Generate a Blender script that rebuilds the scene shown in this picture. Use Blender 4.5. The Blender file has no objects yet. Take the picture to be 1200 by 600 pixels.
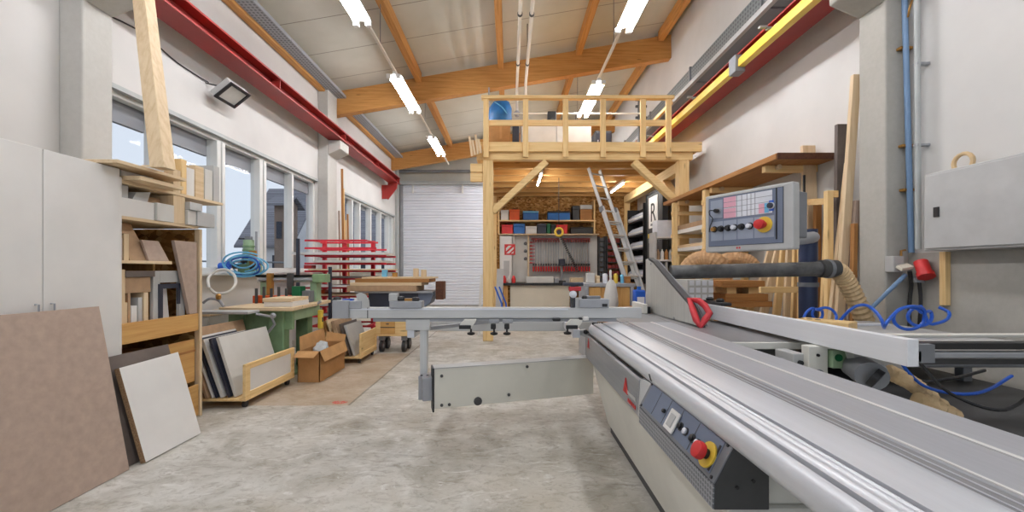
import bpy, bmesh, math, random
from mathutils import Vector, Matrix
SC = bpy.context.scene
COL = SC.collection
R = random.Random(7)
# camera model of the 1200x600 frame: focal length in pixels, vanishing point, eye height
EXPO = 0.85
F, VX, VY, H = 480.0, 597.0, 316.0, 1.35
def P(px, py, d): return Vector(((px - VX) * d / F, d, H - (py - VY) * d / F))
def DX(px, x): return x * F / (px - VX)                 # depth at which the plane X=x shows at column px
def ZZ(py, d): return H - (py - VY) * d / F
def XX(px, d): return (px - VX) * d / F
def hit(px, py, p0, n):
    r = Vector(((px - VX) / F, 1.0, -(py - VY) / F)); o = Vector((0, 0, H))
    return o + r * ((p0 - o).dot(n) / r.dot(n))

# ------------------------------------------------------------------ materials
def lin(c):
    def f(v):
        v /= 255.0
        return v / 12.92 if v <= 0.04045 else ((v + 0.055) / 1.055) ** 2.4
    return (f(c[0]), f(c[1]), f(c[2]), 1.0)
def newmat(name):
    m = bpy.data.materials.new(name); m.use_nodes = True
    nt = m.node_tree
    return m, nt, nt.nodes['Principled BSDF']
def setin(b, k, v):
    if k in b.inputs: b.inputs[k].default_value = v
def coords(nt, scale, loc=(0, 0, 0), src='Object'):
    t = nt.nodes.new('ShaderNodeTexCoord'); mp = nt.nodes.new('ShaderNodeMapping')
    mp.inputs['Scale'].default_value = scale; mp.inputs['Location'].default_value = loc
    nt.links.new(t.outputs[src], mp.inputs['Vector'])
    return mp.outputs['Vector']
def noise(nt, vec, scale, detail=4, rough=0.55, dist=0.0):
    n = nt.nodes.new('ShaderNodeTexNoise')
    n.inputs['Scale'].default_value = scale; n.inputs['Detail'].default_value = detail
    n.inputs['Roughness'].default_value = rough; n.inputs['Distortion'].default_value = dist
    nt.links.new(vec, n.inputs['Vector'])
    return n.outputs['Fac']
def ramp(nt, fac, stops):
    r = nt.nodes.new('ShaderNodeValToRGB'); e = r.color_ramp.elements
    while len(e) < len(stops): e.new(0.5)
    for i, (p, c) in enumerate(stops):
        e[i].position = p; e[i].color = c if len(c) == 4 else lin(c)
    nt.links.new(fac, r.inputs['Fac'])
    return r.outputs['Color']
def mix(nt, fac, a, b, mode='MIX'):
    m = nt.nodes.new('ShaderNodeMix'); m.data_type = 'RGBA'; m.blend_type = mode
    if isinstance(fac, float): m.inputs[0].default_value = fac
    else: nt.links.new(fac, m.inputs[0])
    for k, v in ((6, a), (7, b)):
        if isinstance(v, tuple): m.inputs[k].default_value = v
        else: nt.links.new(v, m.inputs[k])
    return m.outputs[2]
def math_n(nt, op, a, b=None, c=None):
    m = nt.nodes.new('ShaderNodeMath'); m.operation = op
    for i, v in enumerate((a, b, c)):
        if v is None: continue
        if isinstance(v, (int, float)): m.inputs[i].default_value = v
        else: nt.links.new(v, m.inputs[i])
    return m.outputs[0]
def bump(nt, b, h, strength=0.2, dist=0.01):
    n = nt.nodes.new('ShaderNodeBump'); n.inputs['Strength'].default_value = strength
    n.inputs['Distance'].default_value = dist
    nt.links.new(h, n.inputs['Height']); nt.links.new(n.outputs['Normal'], b.inputs['Normal'])
def paint(name, c, rough=0.5, metal=0.0, var=0.06, scale=9.0, spec=0.5):
    m, nt, b = newmat(name)
    v = coords(nt, (1, 1, 1)); f = noise(nt, v, scale, 5)
    lo = tuple(max(0, x * (1 - var)) for x in c); hi = tuple(min(255, x * (1 + var)) for x in c)
    nt.links.new(ramp(nt, f, [(0.3, lo), (0.7, hi)]), b.inputs['Base Color'])
    b.inputs['Roughness'].default_value = rough; b.inputs['Metallic'].default_value = metal
    setin(b, 'Specular IOR Level', spec)
    return m
def wood(name, c1, c2, axis='z', rough=0.6, knots=True):
    m, nt, b = newmat(name)
    s = {'x': (0.7, 14, 14), 'y': (14, 0.7, 14), 'z': (14, 14, 0.7)}[axis]
    v = coords(nt, s); f = noise(nt, v, 2.2, 6, 0.6, 0.4)
    col = ramp(nt, f, [(0.28, c2), (0.5, tuple((a + 2 * d) / 3 for a, d in zip(c2, c1))), (0.72, c1)])
    if knots:
        vo = nt.nodes.new('ShaderNodeTexVoronoi'); vo.inputs['Scale'].default_value = 1.0
        s2 = {'x': (1.6, 7, 7), 'y': (7, 1.6, 7), 'z': (7, 7, 1.6)}[axis]
        nt.links.new(coords(nt, s2), vo.inputs['Vector'])
        k = ramp(nt, vo.outputs['Distance'], [(0.05, (1, 1, 1, 1)), (0.12, (0, 0, 0, 1))])
        col = mix(nt, math_n(nt, 'MULTIPLY', k, 0.55), col, lin(tuple(x * 0.55 for x in c2)))
    nt.links.new(col, b.inputs['Base Color'])
    b.inputs['Roughness'].default_value = rough; setin(b, 'Specular IOR Level', 0.25)
    bump(nt, b, f, 0.08, 0.004)
    return m
def emis(name, c, s):
    m, nt, b = newmat(name)
    b.inputs['Base Color'].default_value = (0.8, 0.8, 0.8, 1)
    setin(b, 'Emission Color', lin(c)); setin(b, 'Emission Strength', s)
    return m

M = {}
def concrete(name, c1, c2, sc=2.0, rough=0.85):
    m, nt, b = newmat(name); v = coords(nt, (1, 1, 1))
    f = noise(nt, v, sc, 8, 0.6); g = noise(nt, v, sc * 14, 4, 0.6)
    col = ramp(nt, f, [(0.3, c2), (0.7, c1)])
    col = mix(nt, 0.25, col, ramp(nt, g, [(0.35, c2), (0.65, c1)]))
    nt.links.new(col, b.inputs['Base Color']); b.inputs['Roughness'].default_value = rough
    setin(b, 'Specular IOR Level', 0.2); bump(nt, b, g, 0.12, 0.006)
    return m
def floor_mat():
    m, nt, b = newmat('worn_concrete_floor'); v = coords(nt, (1, 1, 1))
    big = noise(nt, v, 0.55, 6, 0.62, 0.3); mid = noise(nt, v, 2.6, 8, 0.65, 0.5)
    str_ = noise(nt, coords(nt, (1.0, 3.2, 1)), 3.2, 8, 0.7, 0.6); fine = noise(nt, v, 26, 6, 0.7)
    c = ramp(nt, mid, [(0.25, (146, 141, 130)), (0.45, (184, 181, 172)), (0.62, (204, 202, 195)), (0.8, (220, 219, 214))])
    c = mix(nt, ramp(nt, big, [(0.42, (0, 0, 0, 1)), (0.66, (0.6, 0.6, 0.6, 1))]), c, lin((168, 156, 134)))
    c = mix(nt, ramp(nt, str_, [(0.58, (0, 0, 0, 1)), (0.72, (0.6, 0.6, 0.6, 1))]), c, lin((116, 110, 98)))
    c = mix(nt, ramp(nt, fine, [(0.60, (0, 0, 0, 1)), (0.72, (0.6, 0.6, 0.6, 1))]), c, lin((96, 88, 76)))
    spot = noise(nt, coords(nt, (1, 1.6, 1)), 9.0, 10, 0.72, 1.2)
    c = mix(nt, ramp(nt, spot, [(0.50, (0, 0, 0, 1)), (0.66, (0.55, 0.55, 0.55, 1))]), c, lin((128, 118, 102)))
    wht = noise(nt, coords(nt, (1, 2.2, 1), (7, 3, 0)), 5.0, 10, 0.7, 0.9)
    c = mix(nt, ramp(nt, wht, [(0.56, (0, 0, 0, 1)), (0.66, (0.7, 0.7, 0.7, 1))]), c, lin((218, 217, 212)))
    # brownish worn coating patch by the dollies and the cardboard box (its own outline on the floor)
    sx = nt.nodes.new('ShaderNodeSeparateXYZ'); t = nt.nodes.new('ShaderNodeTexCoord')
    nt.links.new(t.outputs['Object'], sx.inputs[0])
    edge = math_n(nt, 'MULTIPLY', math_n(nt, 'SUBTRACT', mid, 0.5), 0.12)
    xx = math_n(nt, 'ADD', sx.outputs[0], edge); yy = math_n(nt, 'ADD', sx.outputs[1], edge)
    ins = math_n(nt, 'MULTIPLY', math_n(nt, 'LESS_THAN', xx, -1.6), math_n(nt, 'GREATER_THAN', yy, 4.07))
    ins = math_n(nt, 'MULTIPLY', ins, math_n(nt, 'LESS_THAN', yy, 6.6))
    c = mix(nt, math_n(nt, 'MULTIPLY', ins, 0.55), c, lin((166, 138, 104)))
    # dark slab joint
    j = math_n(nt, 'LESS_THAN', math_n(nt, 'ABSOLUTE', math_n(nt, 'ADD', sx.outputs[0], math_n(nt, 'ADD', 1.6, math_n(nt, 'MULTIPLY', edge, 0.15)))), 0.012)
    j = math_n(nt, 'MULTIPLY', j, math_n(nt, 'GREATER_THAN', yy, 4.07))
    c = mix(nt, math_n(nt, 'MULTIPLY', j, 0.6), c, lin((88, 84, 76)))
    dx = math_n(nt, 'SUBTRACT', xx, -1.74); dy = math_n(nt, 'MULTIPLY', math_n(nt, 'SUBTRACT', yy, 4.16), 1.6)
    rr = math_n(nt, 'ADD', math_n(nt, 'MULTIPLY', dx, dx), math_n(nt, 'MULTIPLY', dy, dy))
    c = mix(nt, math_n(nt, 'MULTIPLY', math_n(nt, 'LESS_THAN', rr, 0.006), math_n(nt, 'GREATER_THAN', fine, 0.47)), c, lin((196, 84, 72)))
    nt.links.new(c, b.inputs['Base Color'])
    nt.links.new(ramp(nt, mid, [(0.3, (0.75, 0.75, 0.75, 1)), (0.7, (0.45, 0.45, 0.45, 1))]), b.inputs['Roughness'])
    setin(b, 'Specular IOR Level', 0.35); bump(nt, b, mid, 0.08, 0.01)
    return m
def ceil_mat():
    m, nt, b = newmat('ceiling_panels')
    t = nt.nodes.new('ShaderNodeTexCoord'); sx = nt.nodes.new('ShaderNodeSeparateXYZ')
    nt.links.new(t.outputs['Object'], sx.inputs[0])
    fr = math_n(nt, 'FRACT', math_n(nt, 'ADD', sx.outputs[1], 20.52))
    seam = math_n(nt, 'LESS_THAN', fr, 0.018)
    f = noise(nt, coords(nt, (1, 1, 1)), 1.2, 5)
    c = ramp(nt, f, [(0.3, (196, 195, 182)), (0.7, (208, 207, 196))])
    c = mix(nt, math_n(nt, 'MULTIPLY', seam, 0.7), c, lin((104, 98, 84)))
    nt.links.new(c, b.inputs['Base Color']); b.inputs['Roughness'].default_value = 0.7
    return m
def osb_mat():
    m, nt, b = newmat('osb_board')
    vo = nt.nodes.new('ShaderNodeTexVoronoi'); vo.inputs['Scale'].default_value = 16
    nt.links.new(coords(nt, (1, 1, 1.6)), vo.inputs['Vector'])
    sp = nt.nodes.new('ShaderNodeSeparateColor'); nt.links.new(vo.outputs['Color'], sp.inputs[0])
    c = ramp(nt, sp.outputs[0], [(0.0, (120, 82, 40)), (0.4, (165, 118, 62)), (0.75, (184, 138, 80)), (1.0, (205, 165, 106))])
    nt.links.new(c, b.inputs['Base Color']); b.inputs['Roughness'].default_value = 0.7
    setin(b, 'Specular IOR Level', 0.2)
    return m
def perf_mat(name, c, dark, scale, axis='xy', thr=0.3, metal=0.0):
    m, nt, b = newmat(name)
    t = nt.nodes.new('ShaderNodeTexCoord'); sx = nt.nodes.new('ShaderNodeSeparateXYZ')
    nt.links.new(t.outputs['Object'], sx.inputs[0])
    i, j = {'xy': (0, 1), 'yz': (1, 2), 'xz': (0, 2)}[axis]
    def cell(o):
        f = math_n(nt, 'FRACT', math_n(nt, 'MULTIPLY', math_n(nt, 'ADD', o, 50.0), scale))
        d = math_n(nt, 'SUBTRACT', f, 0.5); return math_n(nt, 'MULTIPLY', d, d)
    r = math_n(nt, 'SQRT', math_n(nt, 'ADD', cell(sx.outputs[i]), cell(sx.outputs[j])))
    k = math_n(nt, 'LESS_THAN', r, thr)
    nt.links.new(mix(nt, k, lin(c), lin(dark)), b.inputs['Base Color'])
    b.inputs['Roughness'].default_value = 0.5; b.inputs['Metallic'].default_value = metal
    return m
def brushed(name, c, axis='y', rough=0.38, metal=0.55, var=0.05):
    m, nt, b = newmat(name)
    s = {'x': (0.6, 60, 60), 'y': (60, 0.6, 60), 'z': (60, 60, 0.6)}[axis]
    f = noise(nt, coords(nt, s), 1.0, 4); g = noise(nt, coords(nt, (1, 1, 1)), 2.0, 4)
    lo = tuple(x * (1 - var) for x in c); hi = tuple(min(255, x * (1 + var)) for x in c)
    col = mix(nt, 0.5, ramp(nt, f, [(0.3, lo), (0.7, hi)]), ramp(nt, g, [(0.3, lo), (0.7, hi)]))
    nt.links.new(col, b.inputs['Base Color']); b.inputs['Roughness'].default_value = rough
    b.inputs['Metallic'].default_value = metal
    return m
def glass_mat(name, tint=(1, 1, 1, 1), refl=0.06):
    m = bpy.data.materials.new(name); m.use_nodes = True; nt = m.node_tree
    nt.nodes.remove(nt.nodes['Principled BSDF']); o = nt.nodes['Material Output']
    tr = nt.nodes.new('ShaderNodeBsdfTransparent'); tr.inputs[0].default_value = tint
    gl = nt.nodes.new('ShaderNodeBsdfGlossy'); gl.inputs['Roughness'].default_value = 0.02
    mx = nt.nodes.new('ShaderNodeMixShader'); mx.inputs[0].default_value = refl
    nt.links.new(tr.outputs[0], mx.inputs[1]); nt.links.new(gl.outputs[0], mx.inputs[2])
    nt.links.new(mx.outputs[0], o.inputs['Surface'])
    return m
def roof_mat():
    m, nt, b = newmat('slate_roof')
    br = nt.nodes.new('ShaderNodeTexBrick'); br.inputs['Scale'].default_value = 2.2
    br.inputs['Color1'].default_value = lin((142, 142, 150)); br.inputs['Color2'].default_value = lin((122, 122, 130))
    br.inputs['Mortar'].default_value = lin((92, 92, 98))
    t = nt.nodes.new('ShaderNodeTexCoord'); sx = nt.nodes.new('ShaderNodeSeparateXYZ'); cb = nt.nodes.new('ShaderNodeCombineXYZ')
    nt.links.new(t.outputs['Object'], sx.inputs[0]); nt.links.new(sx.outputs[1], cb.inputs[0]); nt.links.new(sx.outputs[2], cb.inputs[1])
    nt.links.new(cb.outputs[0], br.inputs['Vector'])
    nt.links.new(br.outputs['Color'], b.inputs['Base Color']); b.inputs['Roughness'].default_value = 0.8
    return m

M['floor'] = floor_mat(); M['ceil'] = ceil_mat(); M['osb'] = osb_mat()
M['wall'] = paint('white_wall_paint', (208, 206, 202), 0.8, 0, 0.02, 1.5, 0.2)
M['wallback'] = paint('grey_panel_wall', (190, 189, 180), 0.7, 0, 0.03, 2)
M['conc'] = concrete('grey_concrete', (186, 183, 175), (166, 163, 154), 1.6)
M['conc2'] = concrete('pale_concrete', (198, 196, 190), (182, 180, 173), 1.4)
M['door'] = brushed('roller_door_steel', (228, 231, 238), 'x', 0.5, 0.0, 0.03)
M['white'] = paint('white_melamine', (226, 224, 220), 0.45, 0, 0.02, 3)
M['offwhite'] = paint('offwhite_melamine', (208, 206, 200), 0.5, 0, 0.03, 4)
M['palegrey'] = paint('pale_grey_board', (184, 184, 182), 0.5, 0, 0.04, 4)
M['framew'] = paint('white_window_frame', (222, 222, 218), 0.4, 0, 0.02, 3)
M['blind'] = paint('grey_external_blind', (150, 150, 152), 0.6, 0, 0.04, 3)
M['redbeam'] = paint('red_oxide_steel', (146, 40, 34), 0.5, 0.1, 0.1, 2)
M['yellow'] = paint('yellow_enamel', (226, 192, 70), 0.4, 0, 0.04, 3)
for ax in 'xyz':
    M['pine_' + ax] = wood('pine_' + ax, (243, 212, 156), (220, 181, 121), ax)
    M['light_' + ax] = wood('light_wood_' + ax, (228, 206, 172), (204, 176, 136), ax)
    M['gold_' + ax] = wood('golden_wood_' + ax, (216, 172, 108), (188, 138, 80), ax)
    M['glu_' + ax] = wood('glulam_' + ax, (206, 154, 92), (170, 116, 60), ax)
    M['oak_' + ax] = wood('brown_wood_' + ax, (180, 130, 78), (146, 98, 54), ax, knots=False)
M['darkwood'] = wood('dark_brown_board', (98, 62, 44), (72, 44, 32), 'y', 0.5, False)
M['mdf'] = paint('brown_fibreboard', (176, 146, 116), 0.75, 0, 0.05, 14, 0.2)
M['mdfp'] = paint('pinkish_fibreboard', (176, 156, 142), 0.75, 0, 0.04, 20, 0.2)
M['chip'] = paint('chipboard_edge', (152, 122, 92), 0.85, 0, 0.2, 120, 0.1)
M['greybrown'] = paint('dark_grey_brown_board', (98, 88, 82), 0.6, 0, 0.1, 6)
M['card'] = paint('brown_cardboard', (176, 132, 86), 0.8, 0, 0.05, 8, 0.15)
M['cardin'] = paint('cardboard_flap', (190, 146, 98), 0.8, 0, 0.05, 8, 0.15)
M['plastic_sheet'] = paint('crumpled_clear_film', (200, 204, 204), 0.25, 0, 0.08, 16)
M['black'] = paint('black_plastic', (30, 30, 32), 0.45, 0, 0.1, 8)
M['darkgrey'] = paint('dark_grey_paint', (66, 66, 66), 0.55, 0, 0.08, 8)
M['navy'] = paint('dark_navy_paint', (46, 50, 64), 0.45, 0, 0.1, 8)
M['grey'] = paint('machine_grey', (158, 160, 164), 0.45, 0.15, 0.04, 5)
M['midgrey'] = paint('mid_grey_paint', (122, 124, 128), 0.5, 0.1, 0.05, 5)
M['bluegrey'] = paint('blue_grey_panel', (110, 120, 140), 0.5, 0.05, 0.03, 5)
M['keypad'] = paint('pale_blue_grey_keypad', (152, 160, 176), 0.5, 0, 0.03, 5)
M['sawwhite'] = paint('saw_body_white', (220, 218, 209), 0.5, 0, 0.03, 2)
M['sawcream'] = paint('swing_arm_cream', (216, 213, 201), 0.45, 0.05, 0.03, 2)
M['alu'] = brushed('brushed_aluminium', (212, 214, 219), 'y', 0.36, 0.25, 0.03)
M['fencealu'] = brushed('white_anodised_fence', (232, 233, 236), 'y', 0.4, 0.0, 0.02)
M['alux'] = brushed('aluminium_fence', (200, 200, 198), 'x', 0.42, 0.3, 0.04)
M['aluz'] = brushed('aluminium_upright', (204, 205, 204), 'z', 0.4, 0.35, 0.04)
M['tabletop'] = brushed('satin_grey_table', (178, 179, 184), 'y', 0.42, 0.3, 0.04)
M['castiron'] = brushed('ground_cast_iron', (150, 150, 152), 'y', 0.38, 0.5, 0.05)
M['slot'] = paint('dark_slot', (58, 58, 60), 0.6, 0, 0.05, 8)
M['logopanel'] = brushed('grey_logo_panel', (150, 152, 156), 'y', 0.35, 0.35, 0.06)
M['sheetm'] = brushed('dull_guard_sheet', (196, 196, 190), 'z', 0.4, 0.25, 0.08)
M['green'] = paint('machine_green', (128, 158, 118), 0.5, 0, 0.1, 5)
M['green2'] = paint('pale_machine_green', (150, 176, 142), 0.5, 0, 0.08, 5)
M['dgreen'] = paint('dark_green_box', (20, 104, 62), 0.5, 0, 0.06, 5)
M['red'] = paint('red_enamel', (206, 44, 44), 0.45, 0, 0.06, 5)
M['rackred'] = paint('rack_red', (214, 46, 62), 0.5, 0, 0.07, 5)
M['pinkred'] = paint('faded_red_handle', (196, 48, 56), 0.5, 0, 0.08, 6)
M['orange'] = paint('orange_plastic', (226, 96, 40), 0.5, 0, 0.05, 5)
M['blue'] = paint('blue_plastic', (36, 104, 176), 0.45, 0, 0.06, 5)
M['tarp'] = paint('blue_tarp', (28, 100, 158), 0.5, 0, 0.15, 7)
M['hoseblue'] = paint('blue_air_hose', (32, 92, 196), 0.35, 0, 0.05, 6)
M['lhose'] = paint('light_blue_hose', (112, 184, 220), 0.35, 0, 0.06, 6)
M['pipeblue'] = paint('blue_conduit', (112, 142, 176), 0.45, 0, 0.04, 5)
M['pipegrey'] = paint('grey_conduit', (172, 176, 174), 0.5, 0, 0.04, 5)
M['pipewhite'] = paint('white_pipe', (226, 220, 206), 0.5, 0, 0.03, 5)
M['duct'] = paint('dusty_grey_duct', (92, 92, 91), 0.55, 0.1, 0.22, 9)
M['bluepost'] = paint('dark_blue_steel_post', (44, 54, 82), 0.4, 0.2, 0.12, 5)
M['beigehose'] = paint('beige_flexible_hose', (206, 178, 136), 0.65, 0, 0.08, 9)
M['whitehose'] = paint('pale_hose', (206, 204, 196), 0.5, 0, 0.05, 9)
M['tanhose'] = paint('tan_dust_duct', (190, 150, 108), 0.7, 0, 0.1, 9)
M['brass'] = paint('brass_fitting', (176, 130, 66), 0.35, 0.6, 0.1, 9)
M['pinkkey'] = paint('pink_membrane', (226, 168, 184), 0.5, 0, 0.03, 9)
M['whitekey'] = paint('white_membrane', (222, 224, 230), 0.5, 0, 0.03, 9)
M['bin'] = paint('pale_blue_grey_bin', (190, 196, 208), 0.5, 0, 0.06, 9)
M['redbrown'] = paint('dark_red_bin', (120, 40, 36), 0.5, 0, 0.12, 9)
M['beige'] = paint('beige_front', (212, 204, 186), 0.55, 0, 0.02, 3)
M['render'] = paint('white_house_render', (226, 226, 228), 0.8, 0, 0.03, 1)
M['housebrown'] = paint('brown_house_wall', (136, 118, 106), 0.8, 0, 0.06, 2)
M['asphalt'] = concrete('outdoor_paving', (150, 150, 148), (128, 128, 126), 0.8)
M['roof'] = roof_mat()
M['tray'] = perf_mat('perforated_grey_tray', (150, 154, 158), (92, 96, 100), 16, 'xy', 0.3)
M['trayv'] = perf_mat('perforated_grey_duct', (122, 127, 128), (84, 88, 90), 16, 'yz', 0.28)
M['dimple'] = perf_mat('dimpled_strip', (150, 152, 156), (104, 106, 110), 62, 'yz', 0.36)
M['tube'] = emis('fluorescent_tube', (250, 250, 255), 50.0)
M['tube2'] = emis('small_fluorescent_tube', (250, 248, 246), 70.0)
M['lamphouse'] = paint('white_lamp_housing', (230, 230, 226), 0.4, 0, 0.02, 3)
M['glass'] = glass_mat('window_glass', (0.97, 0.98, 0.99, 1), 0.006)
M['lens'] = paint('floodlight_lens', (206, 206, 200), 0.2, 0, 0.03, 3)

# ------------------------------------------------------------------ mesh building
class MB:
    def __init__(s): s.bm = bmesh.new()
    def _faces(s, vs, fs):
        v = [s.bm.verts.new(p) for p in vs]
        for f in fs:
            try: s.bm.faces.new([v[i] for i in f])
            except ValueError: pass
        return s
    def hexa(s, b, t):
        vs = list(b) + list(t)
        return s._faces(vs, [(3, 2, 1, 0), (4, 5, 6, 7), (0, 1, 5, 4), (1, 2, 6, 5), (2, 3, 7, 6), (3, 0, 4, 7)])
    def box(s, x0, x1, y0, y1, z0, z1):
        x0, x1 = min(x0, x1), max(x0, x1); y0, y1 = min(y0, y1), max(y0, y1); z0, z1 = min(z0, z1), max(z0, z1)
        return s.hexa([(x0, y0, z0), (x1, y0, z0), (x1, y1, z0), (x0, y1, z0)], [(x0, y0, z1), (x1, y0, z1), (x1, y1, z1), (x0, y1, z1)])
    def obox(s, c, ax, ay, az):          # centre and three half-axis vectors
        c = Vector(c); ax, ay, az = Vector(ax), Vector(ay), Vector(az)
        if ax.cross(ay).dot(az) < 0: ax = -ax
        q = [c - ax - ay, c + ax - ay, c + ax + ay, c - ax + ay]
        return s.hexa([p - az for p in q], [p + az for p in q])
    def bar(s, a, b, w, t, up=(0, 0, 1)):  # bar from a to b, section w (sideways) x t (along up)
        a, b = Vector(a), Vector(b); d = (b - a); u = Vector(up)
        sd = d.cross(u)
        if sd.length < 1e-6: sd = d.cross(Vector((0, 1, 0)))
        sd.normalize(); uu = sd.cross(d).normalized()
        return s.obox((a + b) / 2, d / 2, sd * (w / 2), uu * (t / 2))
    def prism(s, poly, ext):             # closed polygon of 3D points swept by a vector
        poly = [Vector(p) for p in poly]; e = Vector(ext); n = len(poly)
        nrm = Vector((0, 0, 0))
        for i in range(n): nrm += poly[i].cross(poly[(i + 1) % n])
        if nrm.dot(e) > 0: poly = poly[::-1]
        vs = poly + [p + e for p in poly]
        fs = [tuple(range(n)), tuple(range(2 * n - 1, n - 1, -1))]
        fs += [(i, n + i, n + (i + 1) % n, (i + 1) % n) for i in range(n)]
        fs = [fs[0], fs[1]] + [f[::-1] for f in fs[2:]]
        return s._faces(vs, fs)
    def tube(s, pts, r, n=10, closed=False, ribs=0):
        pts = [Vector(p) for p in pts]; m = len(pts)
        rs = r if isinstance(r, (list, tuple)) else [r] * m
        rings = []; prev = None
        for i, p in enumerate(pts):
            if closed: t = pts[(i + 1) % m] - pts[i - 1]
            else: t = (pts[min(i + 1, m - 1)] - pts[max(i - 1, 0)])
            t.normalize()
            if prev is None:
                a = Vector((0, 0, 1)) if abs(t.z) < 0.9 else Vector((1, 0, 0))
                u = t.cross(a).normalized()
            else:
                u = (prev - t * prev.dot(t)).normalized()
            prev = u; w = t.cross(u)
            rings.append([s.bm.verts.new(p + (u * math.cos(2 * math.pi * k / n) + w * math.sin(2 * math.pi * k / n)) * rs[i]) for k in range(n)])
        for i in range(m if closed else m - 1):
            A, B = rings[i], rings[(i + 1) % m]
            for k in range(n):
                s.bm.faces.new((A[k], A[(k + 1) % n], B[(k + 1) % n], B[k]))
        if not closed:
            s.bm.faces.new(rings[0][::-1]); s.bm.faces.new(rings[-1])
        return s
    def cyl(s, a, b, r, n=16, r2=None):
        return s.tube([a, b], [r, r if r2 is None else r2], n)
    def lathe(s, prof, o=(0, 0, 0), ax=(0, 0, 1), n=20):
        o, ax = Vector(o), Vector(ax).normalized()
        a = Vector((0, 0, 1)) if abs(ax.z) < 0.9 else Vector((1, 0, 0))
        u = ax.cross(a).normalized(); w = ax.cross(u); rings = []
        for r, h in prof:
            rings.append([s.bm.verts.new(o + ax * h + (u * math.cos(2 * math.pi * k / n) + w * math.sin(2 * math.pi * k / n)) * max(r, 1e-4)) for k in range(n)])
        for A, B in zip(rings, rings[1:]):
            for k in range(n): s.bm.faces.new((A[k], A[(k + 1) % n], B[(k + 1) % n], B[k]))
        s.bm.faces.new(rings[0][::-1]); s.bm.faces.new(rings[-1])
        return s
    def build(s, name, m, parent=None, bev=0.0, smooth=False, origin=None, seg=2):
        bm = s.bm
        bmesh.ops.recalc_face_normals(bm, faces=bm.faces)
        if parent is not None: o0 = wloc(parent)
        elif origin is not None: o0 = Vector(origin)
        else:
            xs = [v.co.x for v in bm.verts]; ys = [v.co.y for v in bm.verts]; zs = [v.co.z for v in bm.verts]
            o0 = Vector(((min(xs) + max(xs)) / 2, (min(ys) + max(ys)) / 2, min(zs)))
        for v in bm.verts: v.co -= o0
        me = bpy.data.meshes.new(name); bm.to_mesh(me); bm.free()
        me.materials.append(M[m] if isinstance(m, str) else m)
        if smooth:
            for p in me.polygons: p.use_smooth = True
        o = bpy.data.objects.new(name, me); COL.objects.link(o)
        if parent is not None: o.parent = parent
        else: o.location = o0
        if smooth: 
            try: me.set_sharp_from_angle(angle=math.radians(42))
            except Exception: pass
        if bev > 0:
            b = o.modifiers.new('bevel', 'BEVEL'); b.width = bev; b.segments = seg; b.limit_method = 'ANGLE'
        return o
def wloc(o):
    v = Vector(o.location); p = o.parent
    while p is not None: v += Vector(p.location); p = p.parent
    return v
def tag(o, label, cat, group=None, kind=None):
    o['label'] = label; o['category'] = cat
    if group: o['group'] = group
    if kind: o['kind'] = kind
    return o
def thing(name, label, cat, loc=(0, 0, 0), group=None):
    o = bpy.data.objects.new(name, None); COL.objects.link(o); o.location = loc; o.empty_display_size = 0.1
    return tag(o, label, cat, group)
def struct(o, label=None, cat=None):
    o['kind'] = 'structure'
    if label: o['label'] = label; o['category'] = cat
    return o
def kids(o): return [c for c in bpy.data.objects if c.parent == o]
def dup(root, loc, label, rotz=None):
    r = root.copy(); COL.objects.link(r); r.location = loc; r['label'] = label
    if rotz is not None: r.rotation_euler = (0, 0, rotz)
    for ch in kids(root):
        c = ch.copy(); COL.objects.link(c); c.parent = r
        for g in kids(ch):
            d = g.copy(); COL.objects.link(d); d.parent = c
    return r
def lab(o, text): o['label'] = text; return o
def box(x0, x1, y0, y1, z0, z1): return MB().box(x0, x1, y0, y1, z0, z1)
def spline(pts, n=8):
    pts = [Vector(p) for p in pts]; out = []
    for i in range(len(pts) - 1):
        p0, p1, p2, p3 = pts[max(i - 1, 0)], pts[i], pts[i + 1], pts[min(i + 2, len(pts) - 1)]
        for k in range(n):
            t = k / n
            out.append(0.5 * ((2 * p1) + (p2 - p0) * t + (2 * p0 - 5 * p1 + 4 * p2 - p3) * t * t + (3 * p1 - p0 - 3 * p2 + p3) * t ** 3))
    out.append(pts[-1]); return out
def ribbed(pts, r, amp=0.12):
    return [r * (1 + (amp if i % 2 else -amp)) for i in range(len(pts))]
# ------------------------------------------------------------------ room shell
XL, XR, YB, Y0 = -4.15, 3.7, 15.4, -2.6
def ceil(x): return H + 4.15 + 0.171 * (x - XL)
struct(box(XL - .3, XR + .3, Y0, YB + .3, -.15, 0).build('floor', 'floor', origin=(0, 0, 0)))
b = MB()
b.box(XL - .25, XL, Y0, YB, 0, 1.30)
b.box(XL - .25, XL, Y0, YB, 3.27, 5.55)
for a, c in ((Y0, 4.2), (8.86, 10.2), (14.78, YB)): b.box(XL - .25, XL, a, c, 1.30, 3.27)
struct(b.build('wall_left', 'wall'))
struct(box(XR, XR + .25, Y0, YB, 0, 6.95).build('wall_right', 'wall'))
struct(box(XR - .012, XR, Y0, 3.79, 0, 1.5).build('baseboard_right', 'conc'))
struct(box(XL, XR, YB, YB + .25, 0, 6.9).build('wall_back', 'wallback'))
x0, x1 = XL - .25, XR + .25
struct(MB().hexa([(x0, Y0, ceil(x0)), (x1, Y0, ceil(x1)), (x1, YB + .25, ceil(x1)), (x0, YB + .25, ceil(x0))],
                 [(x0, Y0, ceil(x0) + .15), (x1, Y0, ceil(x1) + .15), (x1, YB + .25, ceil(x1) + .15), (x0, YB + .25, ceil(x0) + .15)]).build('ceiling', 'ceil'))
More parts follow.
